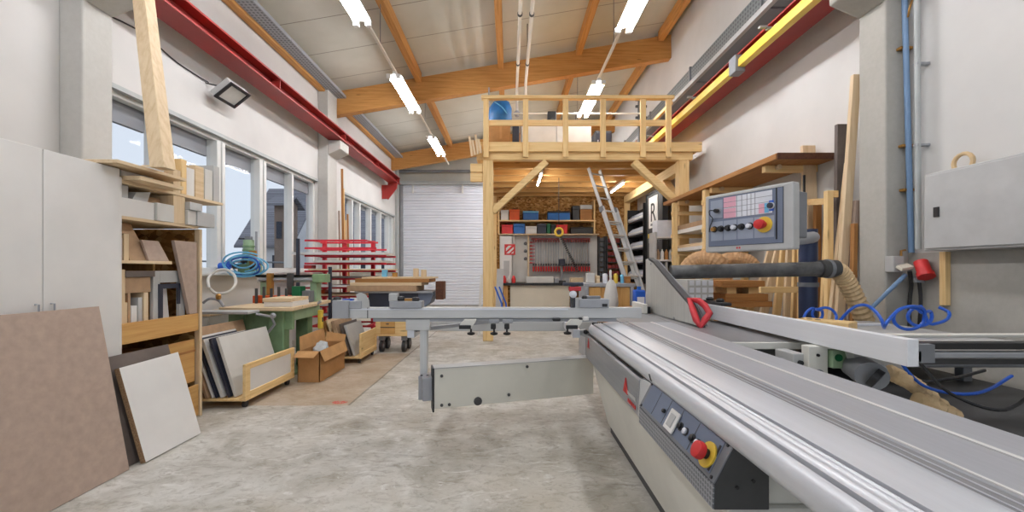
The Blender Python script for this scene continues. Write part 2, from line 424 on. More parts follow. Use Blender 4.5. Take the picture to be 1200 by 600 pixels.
# glulam cross beams, rising to the right
def zb(x): return H + 3.5 + 0.171 * (x - XL)
for y in (9.45, 14.45):
    b = MB(); w = .09
    b.hexa([(XL, y - w, zb(XL)), (XR, y - w, zb(XR)), (XR, y + w, zb(XR)), (XL, y + w, zb(XL))],
           [(XL, y - w, zb(XL) + .54), (XR, y - w, zb(XR) + .54), (XR, y + w, zb(XR) + .54), (XL, y + w, zb(XL) + .54)])
    struct(b.build('ceiling_beam', 'glu_x', bev=.008))
# purlins under the ceiling, from beam to beam
for px in (-4.06, -2.07, -.2, 1.58, 3.46):
    for a, c in ((Y0, 9.36), (9.54, 14.36), (14.54, YB)):
        z1 = min(ceil(px - .06), ceil(px + .06))
        if px < -4: zz = (H + 3.86, H + 4.1)
        else: zz = (z1 - .22, z1 - .002)
        struct(box(px - .065, px + .065, a, c, *zz).build('ceiling_purlin', 'glu_y', bev=.006))
# pillars with corbels
def pillar(x0, x1, y0, y1, z1, cx, mat):
    b = box(x0, x1, y0, y1, 0, z1)
    s = 1 if cx > x1 else -1
    xe = x1 if s > 0 else x0
    b.prism([(xe, y0, 4.16), (cx, y0, 4.16), (cx, y0, 3.97), (xe, y0, 3.84)], (0, y1 - y0, 0))
    return struct(b.build('pillar', mat, bev=.015))
pillar(XL, -3.93, 3.77, 4.06, 5.5, -3.6, 'conc2')
pillar(XL, -3.93, 8.87, 9.34, 5.3, -3.66, 'conc2')
pillar(3.48, XR, 3.79, 4.08, 6.75, 3.18, 'conc')
# windows
for n, (ya, yb, mull) in enumerate([(4.2, 8.86, [(4.89, .09), (5.93, .17), (6.94, .19), (7.89, .06)]),
                                    (10.2, 14.78, [(10.9, .07), (11.45, .08), (12.35, .08), (13.3, .08), (14.2, .06)])], 1):
    w = struct(thing('window_%d' % n, 'row of white framed windows', 'window', (XL - .1, (ya + yb) / 2, 1.3)))
    del w['label']; del w['category']
    b = MB(); xa, xb = XL - .16, XL - .06
    b.box(xa, xb, ya, yb, 1.30, 1.38); b.box(xa, xb, ya, yb, 3.2, 3.27)
    b.box(xa, xb, ya, ya + .08, 1.3, 3.27); b.box(xa, xb, yb - .08, yb, 1.3, 3.27)
    b.build('window_frame', 'framew', w, bev=.006)
    edges = [ya + .08]
    for my, mw in mull:
        box(xa - .02, xb + .04, my - mw / 2, my + mw / 2, 1.38, 3.2).build('mullion', 'framew', w, bev=.008)
        if mw > .1: box(xb + .04, xb + .05, my - .012, my + .012, 1.38, 3.2).build('mullion_seal', 'palegrey', w)
        edges += [my - mw / 2, my + mw / 2]
    edges.append(yb - .08)
    for k in range(0, len(edges), 2):
        box(XL - .125, XL - .115, edges[k], edges[k + 1], 1.38, 3.2).build('window_pane', 'glass', w)
        box(XL - .22, XL - .17, edges[k] - .02, edges[k + 1] + .02, 2.97 if n == 1 else 3.1, 3.27).build('blind_box', 'blind', w)
    box(XL - .04, XL + .13, ya - .05, yb + .02, 1.27, 1.305).build('window_sill', 'framew', w, bev=.006)
    b = box(XL - .05, XL + .02, ya, yb, 3.25, 3.30); b.build('window_head', 'pipegrey', w)
# roller door in the back wall
d = struct(thing('door_1', 'x', 'x', (-2.3, YB - .1, 0))); del d['label']; del d['category']
b = MB(); z = 0.02; xa, xb = -4.02, -.45
prof = []
while z < 4.46:
    prof += [(0.0, z), (0.028, z + .018), (0.028, z + .082), (0.0, z + .1)]; z += .108
poly = [(xa, YB - .07 - p, q) for p, q in prof] + [(xa, YB - .04, prof[-1][1]), (xa, YB - .04, .02)]
b.prism(poly, (xb - xa, 0, 0)); b.build('door_curtain', 'door', d)
for x in (xa, xb): box(x - .06, x + .06, YB - .14, YB - .002, 0, 4.6).build('guide_rail', 'grey', d, bev=.01)
box(xa - .06, xb + .06, YB - .3, YB - .002, 4.5, 4.62).build('door_header', 'pipegrey', d, bev=.01)
for x in (-3.6, -1.75): box(x - .03, x + .03, YB - .16, YB - .1, 4.2, 4.5).build('hold_down_strap', 'framew', d)
struct(MB().cyl((XL, YB - .3, 4.98), (-.4, YB - .3, 4.98), .05).build('trim_1', 'midgrey', smooth=True))
# corner post and downpipe by the roller door
struct(box(XL, XL + .1, 14.85, 15.05, 0, 5.0).build('trim_2', 'pipegrey', bev=.01))
# inner wall of chipboard under the loft
struct(box(-.38, XR, 11.85, 11.93, 0, 3.66).build('wall_inner', 'osb'))

# perforated trays along the eaves
k = 0
for a, c in ((-1.0, 9.35), (9.55, 14.3)):
    t = thing('ceiling_tray', ['grey perforated tray running along the left eaves in the front bay', 'grey perforated tray along the left eaves behind the big cross beam'][k], 'cable tray', (-3.85, a, 5.24)); k += 1
    y = a
    while y < c - .05:
        e = min(y + 2.0, c)
        b = box(-3.98, -3.72, y, e - .012, 5.25, 5.262); b.box(-3.98, -3.97, y, e - .012, 5.262, 5.31); b.box(-3.73, -3.72, y, e - .012, 5.262, 5.31)
        b.build('tray_section', 'tray', t); y = e
t = thing('wall_duct', 'grey perforated box duct high on the right wall above the red beam', 'duct', (3.52, 0, 4.8))
y = -1.0
while y < 14.2:
    box(3.33, 3.695, y, y + 2.1, 4.80, 5.06).build('duct_section', 'trayv', t, bev=.012)
    box(3.31, 3.695, y + 2.1, y + 2.14, 4.78, 5.08).build('duct_flange', 'midgrey', t); y += 2.14
box(3.30, 3.36, -1, 14.2, 4.72, 4.797).build('support_rail', 'palegrey', t)

# crane runway beams
def ibeam(name, label, xa, xb, y1):
    t = thing(name, label, 'steel beam', ((xa + xb) / 2, -1, 4.17))
    b = MB(); xm = (xa + xb) / 2
    b.box(xa, xb, -1, y1, 4.17, 4.195); b.box(xa, xb, -1, y1, 4.36, 4.385); b.box(xm - .012, xm + .012, -1, y1, 4.195, 4.36)
    b.build('steel_section', 'redbeam', t, bev=.004)
    for y in (1.5, 3.9, 6.5, 9.1, 11.4, y1 - .03):
        for s in (-1, 1):
            box(xm + s * .012, xm + s * .14, y, y + .014, 4.195, 4.36).build('web_stiffener', 'redbeam', t)
    return t
t = ibeam('crane_beam', 'long red steel beam along the left wall above the windows', -3.94, -3.62, 13.6)
MB().prism([(-3.95, 13.3, 4.168), (-3.64, 13.3, 4.168), (-3.66, 13.3, 4.0), (-3.95, 13.3, 3.62)], (0, .05, 0)).build('end_bracket', 'redbeam', t)
box(-4.145, -3.95, 13.3, 13.35, 3.65, 4.1).build('wall_bracket', 'redbeam', t)
t = ibeam('crane_beam', 'red steel beam along the right wall with the yellow rail below it', 3.2, 3.52, 13.6)
box(3.3, 3.69, 12.9, 12.94, 4.0, 4.16).build('wall_bracket', 'redbeam', t)
# yellow conductor rail with hangers
t = thing('conductor_rail', 'yellow enclosed power rail hanging along the red beam on the right', 'power rail', (3.14, -1, 4.1))
b = MB(); b.prism([(3.10, -1, 4.10), (3.19, -1, 4.10), (3.19, -1, 4.20), (3.17, -1, 4.23), (3.12, -1, 4.23), (3.10, -1, 4.20)], (0, 14.4, 0))
b.build('rail_body', 'yellow', t, bev=.004)
for y in (2.9, 4.9, 6.9, 8.9, 10.9):
    b = box(3.09, 3.2, y, y + .04, 4.232, 4.26); b.box(3.19, 3.25, y, y + .04, 4.2, 4.30); b.box(3.0, 3.09, y, y + .04, 4.25, 4.275)
    b.build('rail_hanger', 'grey', t)
box(3.06, 3.2, 5.55, 5.72, 4.04, 4.27).build('rail_joint', 'midgrey', t, bev=.01)

# fluorescent lights in two rows
def light(loc, label):
    t = thing('ceiling_light', label, 'light', (0, 0, 0), 'fluorescent lights under the ceiling')
    L = .85
    b = MB(); b.prism([(-.125, -L, .022), (-.04, -L, .045), (.04, -L, .045), (.125, -L, .022), (.12, -L, .016), (.038, -L, .034), (-.038, -L, .034), (-.12, -L, .016)], (0, 2 * L, 0))
    b.build('reflector', 'lamphouse', t)
    box(-.035, .035, -L, L, .046, .085).build('lamp_housing', 'lamphouse', t, bev=.008)
    for s in (-1, 1):
        MB().cyl((s * .085, -L + .05, -.01), (s * .085, L - .05, -.01), .022, 12).build('tube', 'tube', t, smooth=True)
        for e in (-1, 1): box(s * .085 - .055, s * .085 + .025, e * L - .03, e * L + .03, -.04, .03).build('tube_holder', 'lamphouse', t, bev=.006)
    t.location = loc
    return t
ZL = 4.85; first = None
rows = [(-2.08, [(1.7, 'nearest light of the left row, mostly out of the picture'), (4.98, 'front light of the left row, cut by the top edge of the photo'), (8.25, 'middle light of the left row hanging before the big cross beam'), (11.7, 'farthest light of the left row near the roller door')]),
        (1.68, [(1.7, 'nearest light of the right row, out of view overhead'), (5.15, 'front light of the right row at the top edge of the photo'), (8.5, 'light of the right row hanging over the loft railing'), (11.9, 'farthest light of the right row above the loft goods')])]
for x, ls in rows:
    side = 'left' if x < 0 else 'right'
    t = thing('light_rail', 'thin white conduit joining the %s row of fluorescent lights' % side, 'conduit', (x, 0, ZL + .09))
    box(x - .022, x + .022, -1, 14, ZL + .088, ZL + .125).build('conduit_bar', 'pipewhite', t, bev=.006)
    for y in (.6, 3.4, 6.6, 10.1, 13.2):
        MB().cyl((x, y, ZL + .125), (x, y, ceil(x) - .001), .006, 6).build('hanging_wire', 'midgrey', t)
    for y, lb in ls:
        if first is None: first = light((x, y, ZL), lb)
        else: dup(first, (x, y, ZL), lb)

for x, y, z, lb in ((.5, 13.6, 4.7, 'added fill light hidden behind the loft by the roller door'), (2.2, 13.6, 4.9, 'added fill light hidden in the back corner behind the loft')):  # two added lights, out of sight, put in to brighten the back wall
    dup(first, (x, y, z), lb)
    tag(MB().cyl((x, y, z + .086), (x, y, ceil(x) - .001), .01, 6).build('hanging_rod', 'midgrey'), 'thin rod carrying the ' + lb, 'rod')
# two white pipes along the ceiling, dropping to the loft
t = thing('ceiling_pipes', 'pair of thin white pipes running under the ceiling to the loft', 'pipe', (.25, 0, 5.4))
for x, yb in ((.17, 9.28), (.36, 9.18)):
    p = [(x, -1, 5.47), (x, yb - .1, 5.47), (x, yb - .03, 5.44), (x, yb, 5.38), (x, yb, 4.95)]
    MB().tube(p, .03, 10).build('pipe', 'pipewhite', t, smooth=True)
    for y in (2.2, 4.4, 6.6, 8.2):
        b = MB().cyl((x, y - .02, 5.47), (x, y + .02, 5.47), .042, 12); b.box(x - .008, x + .008, y - .01, y + .01, 5.5, ceil(x) - .002); b.build('pipe_clip', 'darkgrey', t)

# floodlight on the left wall with its cable
def floodlight():
    t = thing('floodlight', 'black framed floodlight on the white wall above the windows', 'floodlight', (XL, 5.74, 3.8))
    n = Vector((.62, 0, -.78)); u = Vector((0, 1, 0)); v = n.cross(u)
    c = Vector((XL + .24, 5.74, 3.83))
    MB().obox(c, u * .2, v * .15, n * .045).build('floodlight_body', 'palegrey', t, bev=.012)
    f = MB()
    for s in (-1, 1):
        f.obox(c + n * .055 + u * s * .185, u * .022, v * .155, n * .012); f.obox(c + n * .055 + v * s * .135, u * .2, v * .02, n * .012)
    f.build('floodlight_bezel', 'black', t, bev=.004)
    MB().obox(c + n * .048, u * .165, v * .117, n * .004).build('floodlight_lens', 'lens', t)
    for yy, sg in ((5.6, -1), (5.88, 1)): MB().bar((XL, yy, 3.9), c - n * .03 + u * sg * .12, .03, .012).build('mounting_bracket', 'darkgrey', t)
floodlight()
cab = spline([(XL + .012, 4.1, 3.95), (XL + .012, 4.6, 4.02), (XL + .012, 5.1, 3.93), (XL + .02, 5.62, 3.92)], 5)
tag(MB().tube(cab, .008, 6).build('lamp_cable', 'black', smooth=True), 'thin dark cable looping over the wall to the floodlight', 'cable')

# ------------------------------------------------------------------ outside the windows
struct(box(-60, XL - .31, -20, 90, -.35, -.15).build('ground_outside', 'asphalt'))
def house(name, label, x0, x1, y0, y1, ze, zr, wallm, roofm):
    t = thing(name, label, 'house', ((x0 + x1) / 2, (y0 + y1) / 2, -.15)); ym = (y0 + y1) / 2
    MB().prism([(x0, y0, -.15), (x0, y1, -.15), (x0, y1, ze), (x0, ym, zr), (x0, y0, ze)], (x1 - x0, 0, 0)).build('house_wall', wallm, t)
    s = (zr - ze) / (ym - y0)
    for q in (-1, 1):
        ya = y0 - .4 if q < 0 else y1 + .4
        b = MB(); zz = ze - .4 * s
        b.prism([(x0 - .3, ya, zz + .03), (x0 - .3, ym, zr + .03), (x0 - .3, ym, zr + .18), (x0 - .3, ya, zz + .18)], (x1 - x0 + .6, 0, 0)); b.build('house_roof', roofm, t)
    return t
h = house('neighbour_house', 'white house with a grey slate roof outside the front windows', -17.6, -14.4, 27, 34, 3.2, 7.2, 'render', 'roof')
box(-15.6, -14.8, 26.93, 27.0, 1.2, 2.3).build('house_window', 'navy', h)
h = house('neighbour_house', 'dark roofed house seen through the farther window row', -13.0, -4.9, 29, 38, 2.6, 7.4, 'render', 'roof')
for x in (-10.6, -9.2, -7.6): box(x, x + .7, 28.93, 29, 1.0, 2.0).build('house_window', 'navy', h)
h = house('neighbour_house', 'narrow brown building outside at the right end of the front windows', -13.95, -13.3, 24.3, 25.7, 5.3, 5.7, 'housebrown', 'roof')
box(-13.8, -13.5, 24.24, 24.3, 3.2, 4.2).build('house_window', 'navy', h)
tag(MB().tube(spline([(-30, 24, 2.0), (-20, 22, 1.85), (-11, 20, 1.7)], 6), .05, 6).build('overhead_line', 'midgrey'), 'thin dark overhead line crossing the view outside the windows', 'cable')
# ------------------------------------------------------------------ wooden loft
LY0, LY1 = 7.7, 11.8
t = thing('wooden_loft', 'pine loft platform with railing on posts at the back of the hall', 'loft', (1.5, 9.7, 0))
box(-.5, 3.46, LY0 + .02, LY0 + .16, 3.42, 3.60).build('front_beam', 'pine_x', t, bev=.006)
box(-.62, 3.6, LY0 - .05, LY0 + .02, 3.56, 3.735).build('fascia_board', 'pine_x', t, bev=.005)
box(-.62, -.5, LY0 + .02, LY1, 3.42, 3.60).build('side_beam', 'pine_y', t, bev=.006)
b = MB()
for k in range(26):
    y = LY0 + .03 + k * .157; b.box(-.62, 3.6, y, y + .152, 3.602, 3.63)
b.build('deck_boards', 'gold_x', t)
for y in (8.35, 8.95, 9.6, 10.25, 10.9, 11.5):
    box(-.5, 3.42, y, y + .12, 3.42, 3.6).build('joist', 'gold_x', t, bev=.005)
for x, y, w in ((-.5, LY0 + .02, .19), (3.2, LY0 + .02, .19), (-.5, 11.5, .14), (3.25, 11.5, .14)):
    z1 = 3.42
    box(x, x + w, y, y + w, 0, z1).build('post', 'pine_z', t, bev=.008)
box(3.22, 3.39, LY0 + .22, 11.5, 3.22, 3.415).build('wall_plate_beam', 'pine_y', t, bev=.006)
def brace(a, c, w=.15, d=.12, m='pine_x', up=(0, 1, 0)): MB().bar(a, c, d, w, up).build('knee_brace', m, t, bev=.006)
brace((-.32, LY0 + .1, 2.45), (.70, LY0 + .1, 3.40), up=(0, 1, 0))
brace((3.22, LY0 + .1, 2.6), (2.36, LY0 + .1, 3.40))
brace((3.3, LY0 + .22, 2.62), (3.3, LY0 + 1.0, 3.22), m='pine_y', up=(1, 0, 0))
brace((-.41, LY0 + .22, 2.62), (-.41, LY0 + 1.0, 3.42), m='pine_y', up=(1, 0, 0))
ry = LY0 - .10
for px in (569.5, 616, 663, 707, 754, 784):
    x = XX(px, ry); box(x - .05, x + .05, ry, ry + .05, 3.44, 4.52).build('baluster', 'pine_z', t, bev=.005)
xa, xb = XX(566, ry), XX(788, ry)
box(xa - .03, xb + .03, ry - .03, ry + .09, 4.52, 4.58).build('handrail', 'pine_x', t, bev=.006)
box(xa, xb, ry + .052, ry + .085, 4.04, 4.15).build('mid_rail', 'pine_x', t, bev=.005)
box(xb - .0, xb + .05, ry + .1, ry + 1.3, 4.46, 4.52).build('side_rail', 'pine_y', t, bev=.005)
# short bracket boards at the left rim
for z in (3.2, 3.02): box(-.74, -.505, LY0 + .05, LY0 + .13, z, z + .16).build('rim_block', 'pine_x', t, bev=.005)

# offcut sticks lying on the left rim of the loft
for k, (px, py) in enumerate(((553, 160), (557, 164), (561, 158), (566, 163))):
    a = Vector((-.69 + .055 * k, LY0 - .115, 3.45 + .02 * k)); e = a + Vector((-.05, .0, ZZ(py, a.y) - a.z))
    tag(MB().bar(a, e, .042, .042, (0, 1, 0)).build('wood_stick', 'light_z', bev=.003),
        ['short offcut stick, leftmost of four on the loft rim', 'short offcut stick, second from left on the loft rim', 'tall offcut stick, third from left on the loft rim', 'offcut stick nearest the railing on the loft rim'][k], 'offcut', 'offcut sticks on the loft rim')
# things on the loft
DZ = 3.632
t = thing('cardboard_box', 'closed brown cardboard box on the loft under the blue bag', 'box', (-.2, 8.5, DZ))
box(-.42, .02, 8.3, 8.75, DZ, 4.32).build('box_body', 'card', t, bev=.008); box(-.2, -.15, 8.295, 8.755, 4.0, 4.325).build('packing_tape', 'cardin', t)
t = thing('tarp_bag', 'bulging blue tarpaulin bag on a box at the left of the loft', 'bag', (-.2, 8.5, 4.325))
b = MB(); b.lathe([(.2, 0), (.235, .06), (.24, .2), (.22, .36), (.16, .48), (.06, .55)], (-.18, 8.5, 4.325), n=14)
for v in b.bm.verts: v.co += Vector((R.uniform(-.02, .02), R.uniform(-.02, .02), R.uniform(-.008, .008) if v.co.z > 4.33 else 0))
b.build('bag_body', 'tarp', t, smooth=True); MB().tube(spline([(-.3, 8.3, 4.75), (-.15, 8.24, 4.62), (-.05, 8.27, 4.5)], 5), .012, 6).build('bag_cord', 'lhose', t)
tag(box(.06, .2, 8.35, 8.6, DZ, 4.3).build('folding_crate', 'navy', bev=.01), 'narrow dark blue crate between the cardboard box and the white cupboard', 'crate')
def cupboard(x0, x1, y0, y1, z0, z1, label, ndoor=2, mat='offwhite'):
    t = thing('cupboard', label, 'cupboard', ((x0 + x1) / 2, (y0 + y1) / 2, z0))
    box(x0, x1, y0, y1, z0, z1).build('body', mat, t, bev=.006)
    w = (x1 - x0) / ndoor
    for k in range(ndoor): 
        box(x0 + k * w + .008, x0 + (k + 1) * w - .008, y0 - .02, y0, z0 + .02, z1 - .02).build('door', mat, t, bev=.004)
    box(x0 - .02, x1 + .02, y0 - .03, y1, z1, z1 + .03).build('top_board', 'light_x', t, bev=.003)
    return t
cupboard(.24, 1.68, 8.4, 8.95, DZ, 4.33, 'long low pale cupboard standing behind the loft railing')
t = thing('loudspeaker', 'small black loudspeaker on the pale cupboard on the loft', 'speaker', (.86, 8.6, 4.362))
box(.8, .98, 8.55, 8.75, 4.362, 4.66).build('speaker_box', 'black', t, bev=.01); MB().cyl((.89, 8.55, 4.45), (.89, 8.54, 4.45), .06, 18).build('cone', 'darkgrey', t)
for k, (x, w, h, m, lb) in enumerate(((.5, .16, .06, 'mdf', 'small brown carton, left one on the pale loft cupboard'), (.68, .1, .12, 'light_x', 'little wooden block left of the loudspeaker on the loft'), (1.1, .12, .08, 'mdf', 'small brown carton right of the loudspeaker on the loft'))):
    tag(box(x, x + w, 8.52, 8.66, 4.362, 4.362 + h).build('small_carton', m, bev=.004), lb, 'carton')
t = thing('dark_cabinet', 'dark grey cabinet right of the pale cupboard on the loft', 'cabinet', (1.93, 8.6, DZ))
box(1.76, 2.1, 8.4, 8.8, DZ, 4.2).build('body', 'darkgrey', t, bev=.008); box(1.78, 2.08, 8.38, 8.4, DZ + .05, 4.15).build('door', 'navy', t, bev=.004); box(1.8, 1.82, 8.36, 8.38, 3.85, 4.0).build('handle', 'grey', t)
# pipework frame standing at the left of the loft
t = thing('pipe_frame', 'thin grey pipe frame and valves behind the loft railing', 'pipe frame', (.3, 9.2, DZ))
MB().cyl((-.45, 9.0, DZ), (-.45, 9.0, 5.35), .018, 8).build('upright_pipe', 'grey', t, smooth=True)
MB().cyl((-.45, 9.0, 4.78), (2.9, 9.0, 4.78), .02, 8).build('cross_pipe', 'pipewhite', t, smooth=True)
MB().cyl((2.9, 9.0, DZ), (2.9, 9.0, 5.0), .018, 8).build('upright_pipe', 'grey', t, smooth=True)
MB().cyl((-.35, 9.02, 5.08), (.1, 9.02, 5.08), .02, 8).build('short_pipe', 'pipewhite', t, smooth=True)
for x in (.17, .36):
    b = MB().cyl((x, 9.24, 4.93), (x, 9.24, 4.80), .045, 12); b.box(x - .07, x + .07, 9.2, 9.28, 4.84, 4.9); b.build('valve', 'grey', t, bev=.006)
t = thing('tie_bracket', 'dark metal bracket with chain at the right end of the loft pipe', 'bracket', (2.9, 9.2, DZ))
b = MB(); b.box(2.86, 2.94, 9.06, 9.14, DZ, 5.2); b.build('bracket_post', 'darkgrey', t, bev=.006)
for z in (4.7, 4.95, 5.1): box(2.8, 3.05, 9.08, 9.12, z, z + .05).build('bracket_arm', 'darkgrey', t, bev=.004)

# tube lights under the loft, their glow added to brighten the space below
t = thing('tube_light', 'short tube light under the loft joists beside the left brace', 'light', (.66, 9.2, 3.4))
MB().obox((.66, 9.0, 3.365), (.03, 0, 0), (0, .6, 0), (0, 0, .03)).build('lamp_housing', 'lamphouse', t, bev=.006)
MB().cyl((.66, 8.45, 3.318), (.66, 9.55, 3.318), .016, 10).build('tube', 'tube2', t, smooth=True)
t = thing('tube_light', 'short tube light under the loft joists near the right wall', 'light', (2.6, 9.8, 3.4))
MB().obox((2.6, 9.9, 3.365), (.03, 0, 0), (0, .6, 0), (0, 0, .03)).build('lamp_housing', 'lamphouse', t, bev=.006)
MB().cyl((2.6, 9.35, 3.318), (2.6, 10.45, 3.318), .016, 10).build('tube', 'tube2', t, smooth=True)

# ------------------------------------------------------------------ aluminium ladder through the loft
def ladder():
    base, top = Vector((2.55, 7.15, 0.0)), Vector((1.74, 8.24, 3.40))
    d = (top - base); L = d.length; d.normalize()
    hz = Vector((d.x, d.y, 0)).normalized(); r = Vector((hz.y, -hz.x, 0))
    if r.x < 0: r = -r
    nrm = d.cross(r).normalized()
    t = thing('ladder', 'aluminium extension ladder leaning up to the loft', 'ladder', base)
    for k, (a, e, w, off) in enumerate(((0, 2.75, .2, 0), (1.1, L, .165, .05))):
        for s in (-1, 1):
            p = base + d * (a + .03) + r * s * w + nrm * off
            q = base + d * e + r * s * w + nrm * off
            MB().obox((p + q) / 2, (q - p) / 2, r * .013, nrm * .034).build('rail', 'aluz', t, bev=.004)
        n = int((e - a) / .28)
        for i in range(n):
            c = base + d * (a + .2 + i * .28) + nrm * off
            MB().cyl(c - r * w, c + r * w, .016, 8).build('rung', 'aluz', t)
    for s in (-1, 1):
        c = base + d * .03 + r * s * .2
        MB().obox(c + Vector((0, 0, .02)), r * .022, hz * .045, Vector((0, 0, .045))).build('foot', 'black', t)
    for s in (-1, 1):
        c = base + d * 2.72 + r * s * .19 + nrm * .03
        MB().obox(c, r * .03, d * .05, nrm * .05).build('guide_bracket', 'midgrey', t)
ladder()

# ------------------------------------------------------------------ bench wall under the loft
t = thing('wall_bench', 'long workbench with beige front against the chipboard wall', 'workbench', (1.1, 11.3, 0))
box(-.2, 2.5, 11.0, 11.84, .94, .985).build('bench_top', 'darkgrey', t, bev=.006)
box(-.2, 2.5, 10.98, 11.0, .925, .99).build('edge_strip', 'black', t)
box(.02, 1.62, 11.05, 11.1, .06, .93).build('front_panel', 'beige', t, bev=.004)
for x in (-.16, 1.66, 2.36): box(x, x + .12, 11.05, 11.2, 0, .94).build('leg', 'gold_z', t, bev=.006)
# white tool cupboard panel on the wall
t = thing('clamp_rack', 'white board wall rack with clamp rails over the bench under the loft', 'tool rack', (1.0, 11.75, .99))
box(-.28, 2.52, 11.76, 11.84, .99, 2.33).build('backing_board', 'offwhite', t, bev=.004)
box(-.28, 2.52, 11.5, 11.84, 2.33, 2.36).build('shelf_board', 'light_x', t)
box(.62, 1.42, 11.66, 11.76, 2.2, 2.25).build('clamp_rail', 'redbrown', t); box(1.5, 2.3, 11.66, 11.76, 2.2, 2.25).build('clamp_rail', 'redbrown', t)
box(.1, .14, 11.6, 11.76, .99, 2.33).build('divider', 'offwhite', t)
box(.52, .56, 11.6, 11.76, 1.0, 2.33).build('divider', 'light_z', t)
t = thing('tool_cupboard', 'white tool cupboard with a red emblem on its door above the bench', 'cupboard', (-.08, 11.7, .99))
box(-.27, .08, 11.56, 11.758, .99, 2.3).build('body', 'white', t, bev=.006)
dd = box(-.25, .06, 11.535, 11.558, 1.02, 2.28).build('door', 'white', t, bev=.005)
fr = box(-.16, -.0, 11.53, 11.535, 1.1, 1.6).build('door_window', 'palegrey', t, bev=.002)
cx = XX(597.5, 11.53); cz = ZZ(292.5, 11.53); s = .15
box(cx - s, cx + s, 11.526, 11.534, cz - s, cz + s).build('emblem_ground', 'red', t)
for q in ([(-.11, -.11), (-.02, -.11), (.11, .02), (.11, .08)], [(.03, -.11), (.1, -.11), (.11, -.04)], [(-.11, -.05), (.05, .11), (-.04, .11), (-.11, .04)]):
    MB().prism([(cx + u, 11.522, cz + v) for u, v in q], (0, .003, 0)).build('emblem_stripe', 'white', t)
for k, py in enumerate((285, 294, 303)):
    c = P(616, py, 11.6)
    tag(MB().lathe([(.05, 0), (.05, .03), (.03, .05), (.012, .06)], (c.x, 11.757, c.z), (0, -1, 0), 14).build('saw_blade_hub', 'midgrey', smooth=True),
        ['small round grey disc, top of three beside the tool cupboard', 'small round grey disc, middle of three beside the tool cupboard', 'small round grey disc, lowest of three beside the tool cupboard'][k], 'disc', 'grey discs on the tool panel')
# screw clamps on the rails
first = None
def clamp(x):
    t = thing('bar_clamp', 'red handled bar clamp hanging in the row on the white tool panel', 'clamp', (0, 0, 0), 'bar clamps on the tool panel')
    box(-.011, .011, -.03, 0, 1.28, 2.19).build('clamp_bar', 'grey', t)
    box(-.018, .018, -.13, 0, 2.13, 2.19).build('fixed_jaw', 'redbrown', t); box(-.018, .018, -.13, 0, 1.46, 1.52).build('sliding_jaw', 'black', t)
    MB().cyl((0, -.11, 1.3), (0, -.11, 1.44), .024, 8).build('handle', 'red', t); MB().cyl((0, -.11, 1.44), (0, -.11, 1.6), .008, 6).build('spindle', 'grey', t)
    return t
ORD = ['first', 'second', 'third', 'fourth', 'fifth', 'sixth', 'seventh', 'eighth', 'ninth', 'tenth', 'last']
for xa, xb, m in ((.68, 1.4, 11), (1.54, 2.26, 11)):
    for i in range(m):
        x = xa + (xb - xa) * i / (m - 1)
        lb = '%s red handled bar clamp from the left in the %s hanging row' % (ORD[i], 'left' if xa < 1 else 'right')
        if first is None: first = clamp(x); first.location = (x, 11.7, 0); first['label'] = lb
        else: dup(first, (x, 11.7, 0), lb)
# short red handled tools in a column
for i in range(7):
    z = ZZ(284 + i * 4.0, 11.7)
    t = tag(MB().cyl((.58, 11.72, z), (.72, 11.72, z), .018, 8).build('screwdriver', 'red', smooth=True), 'small red handled tool, %s from the top in the column beside the clamps' % ORD[i], 'tool', 'red tools in a column on the tool panel')
# boxes on the two shelves
t = thing('wall_shelf', 'upper wooden shelf with boxes on the chipboard wall under the loft', 'shelf', (1.05, 11.65, 2.68))
box(-.28, 2.42, 11.42, 11.845, 2.7, 2.735).build('board', 'pine_x', t, bev=.004)
for x in (-.28, 2.40): box(x - .04, x, 11.45, 11.845, 2.36, 3.3).build('side_post', 'pine_z', t, bev=.004)
def tbox(px0, px1, py0, py1, zb, mat, name, label, cat='box', lidm=None, handle=True):
    y = 11.5; x0, x1 = XX(px0, y), XX(px1, y); z1 = ZZ(py0, y) 
    t = thing(name, label, cat, ((x0 + x1) / 2, y + .15, zb)); zl = zb + (z1 - zb) * .72
    box(x0, x1, y, y + .28, zb, zl).build('box_body', mat, t, bev=.012)
    box(x0 - .006, x1 + .006, y - .006, y + .286, zl, z1 - (.03 if handle else 0)).build('box_lid', lidm or mat, t, bev=.012)
    if handle: 
        xm = (x0 + x1) / 2; MB().tube([(xm - .06, y + .14, z1 - .035), (xm - .06, y + .14, z1), (xm + .06, y + .14, z1), (xm + .06, y + .14, z1 - .035)], .01, 6).build('handle', 'black', t)
    return t
U, Lw = 2.737, 2.362
tbox(587, 596, 246, 258, U, 'offwhite', 'carton', 'white carton at the left end of the upper shelf under the loft', handle=False)
tbox(597, 609, 244, 258, U, 'orange', 'tool_case', 'orange case on the upper shelf under the loft', 'tool case')
tbox(613, 631, 246, 258, U, 'blue', 'tool_case', 'light blue tool case on the upper shelf under the loft', 'tool case', 'lhose')
tbox(642, 668, 246, 258, U, 'blue', 'tool_case', 'wide blue case with black lid on the upper shelf', 'tool case', 'black')
tbox(671, 679, 241, 258, U, 'black', 'tool_case', 'narrow black case standing upright on the upper shelf', 'tool case', handle=False)
tbox(680, 694, 240, 258, U, 'oak_x', 'storage_bin', 'brown bin with pale lid at the right end of the upper shelf', 'bin', 'palegrey', False)
tbox(588, 601, 262, 274, Lw, 'red', 'tool_case', 'red case at the left end of the lower shelf under the loft', 'tool case')
tbox(602, 615, 262, 274, Lw, 'blue', 'tool_case', 'blue case beside the red one on the lower shelf', 'tool case', handle=False)
tbox(616, 629, 265, 274, Lw, 'white', 'carton', 'white carton in the middle of the lower shelf', handle=False)
tbox(630, 640, 262, 274, Lw, 'navy', 'tool_case', 'dark navy case right of the white carton on the lower shelf', 'tool case', handle=False)
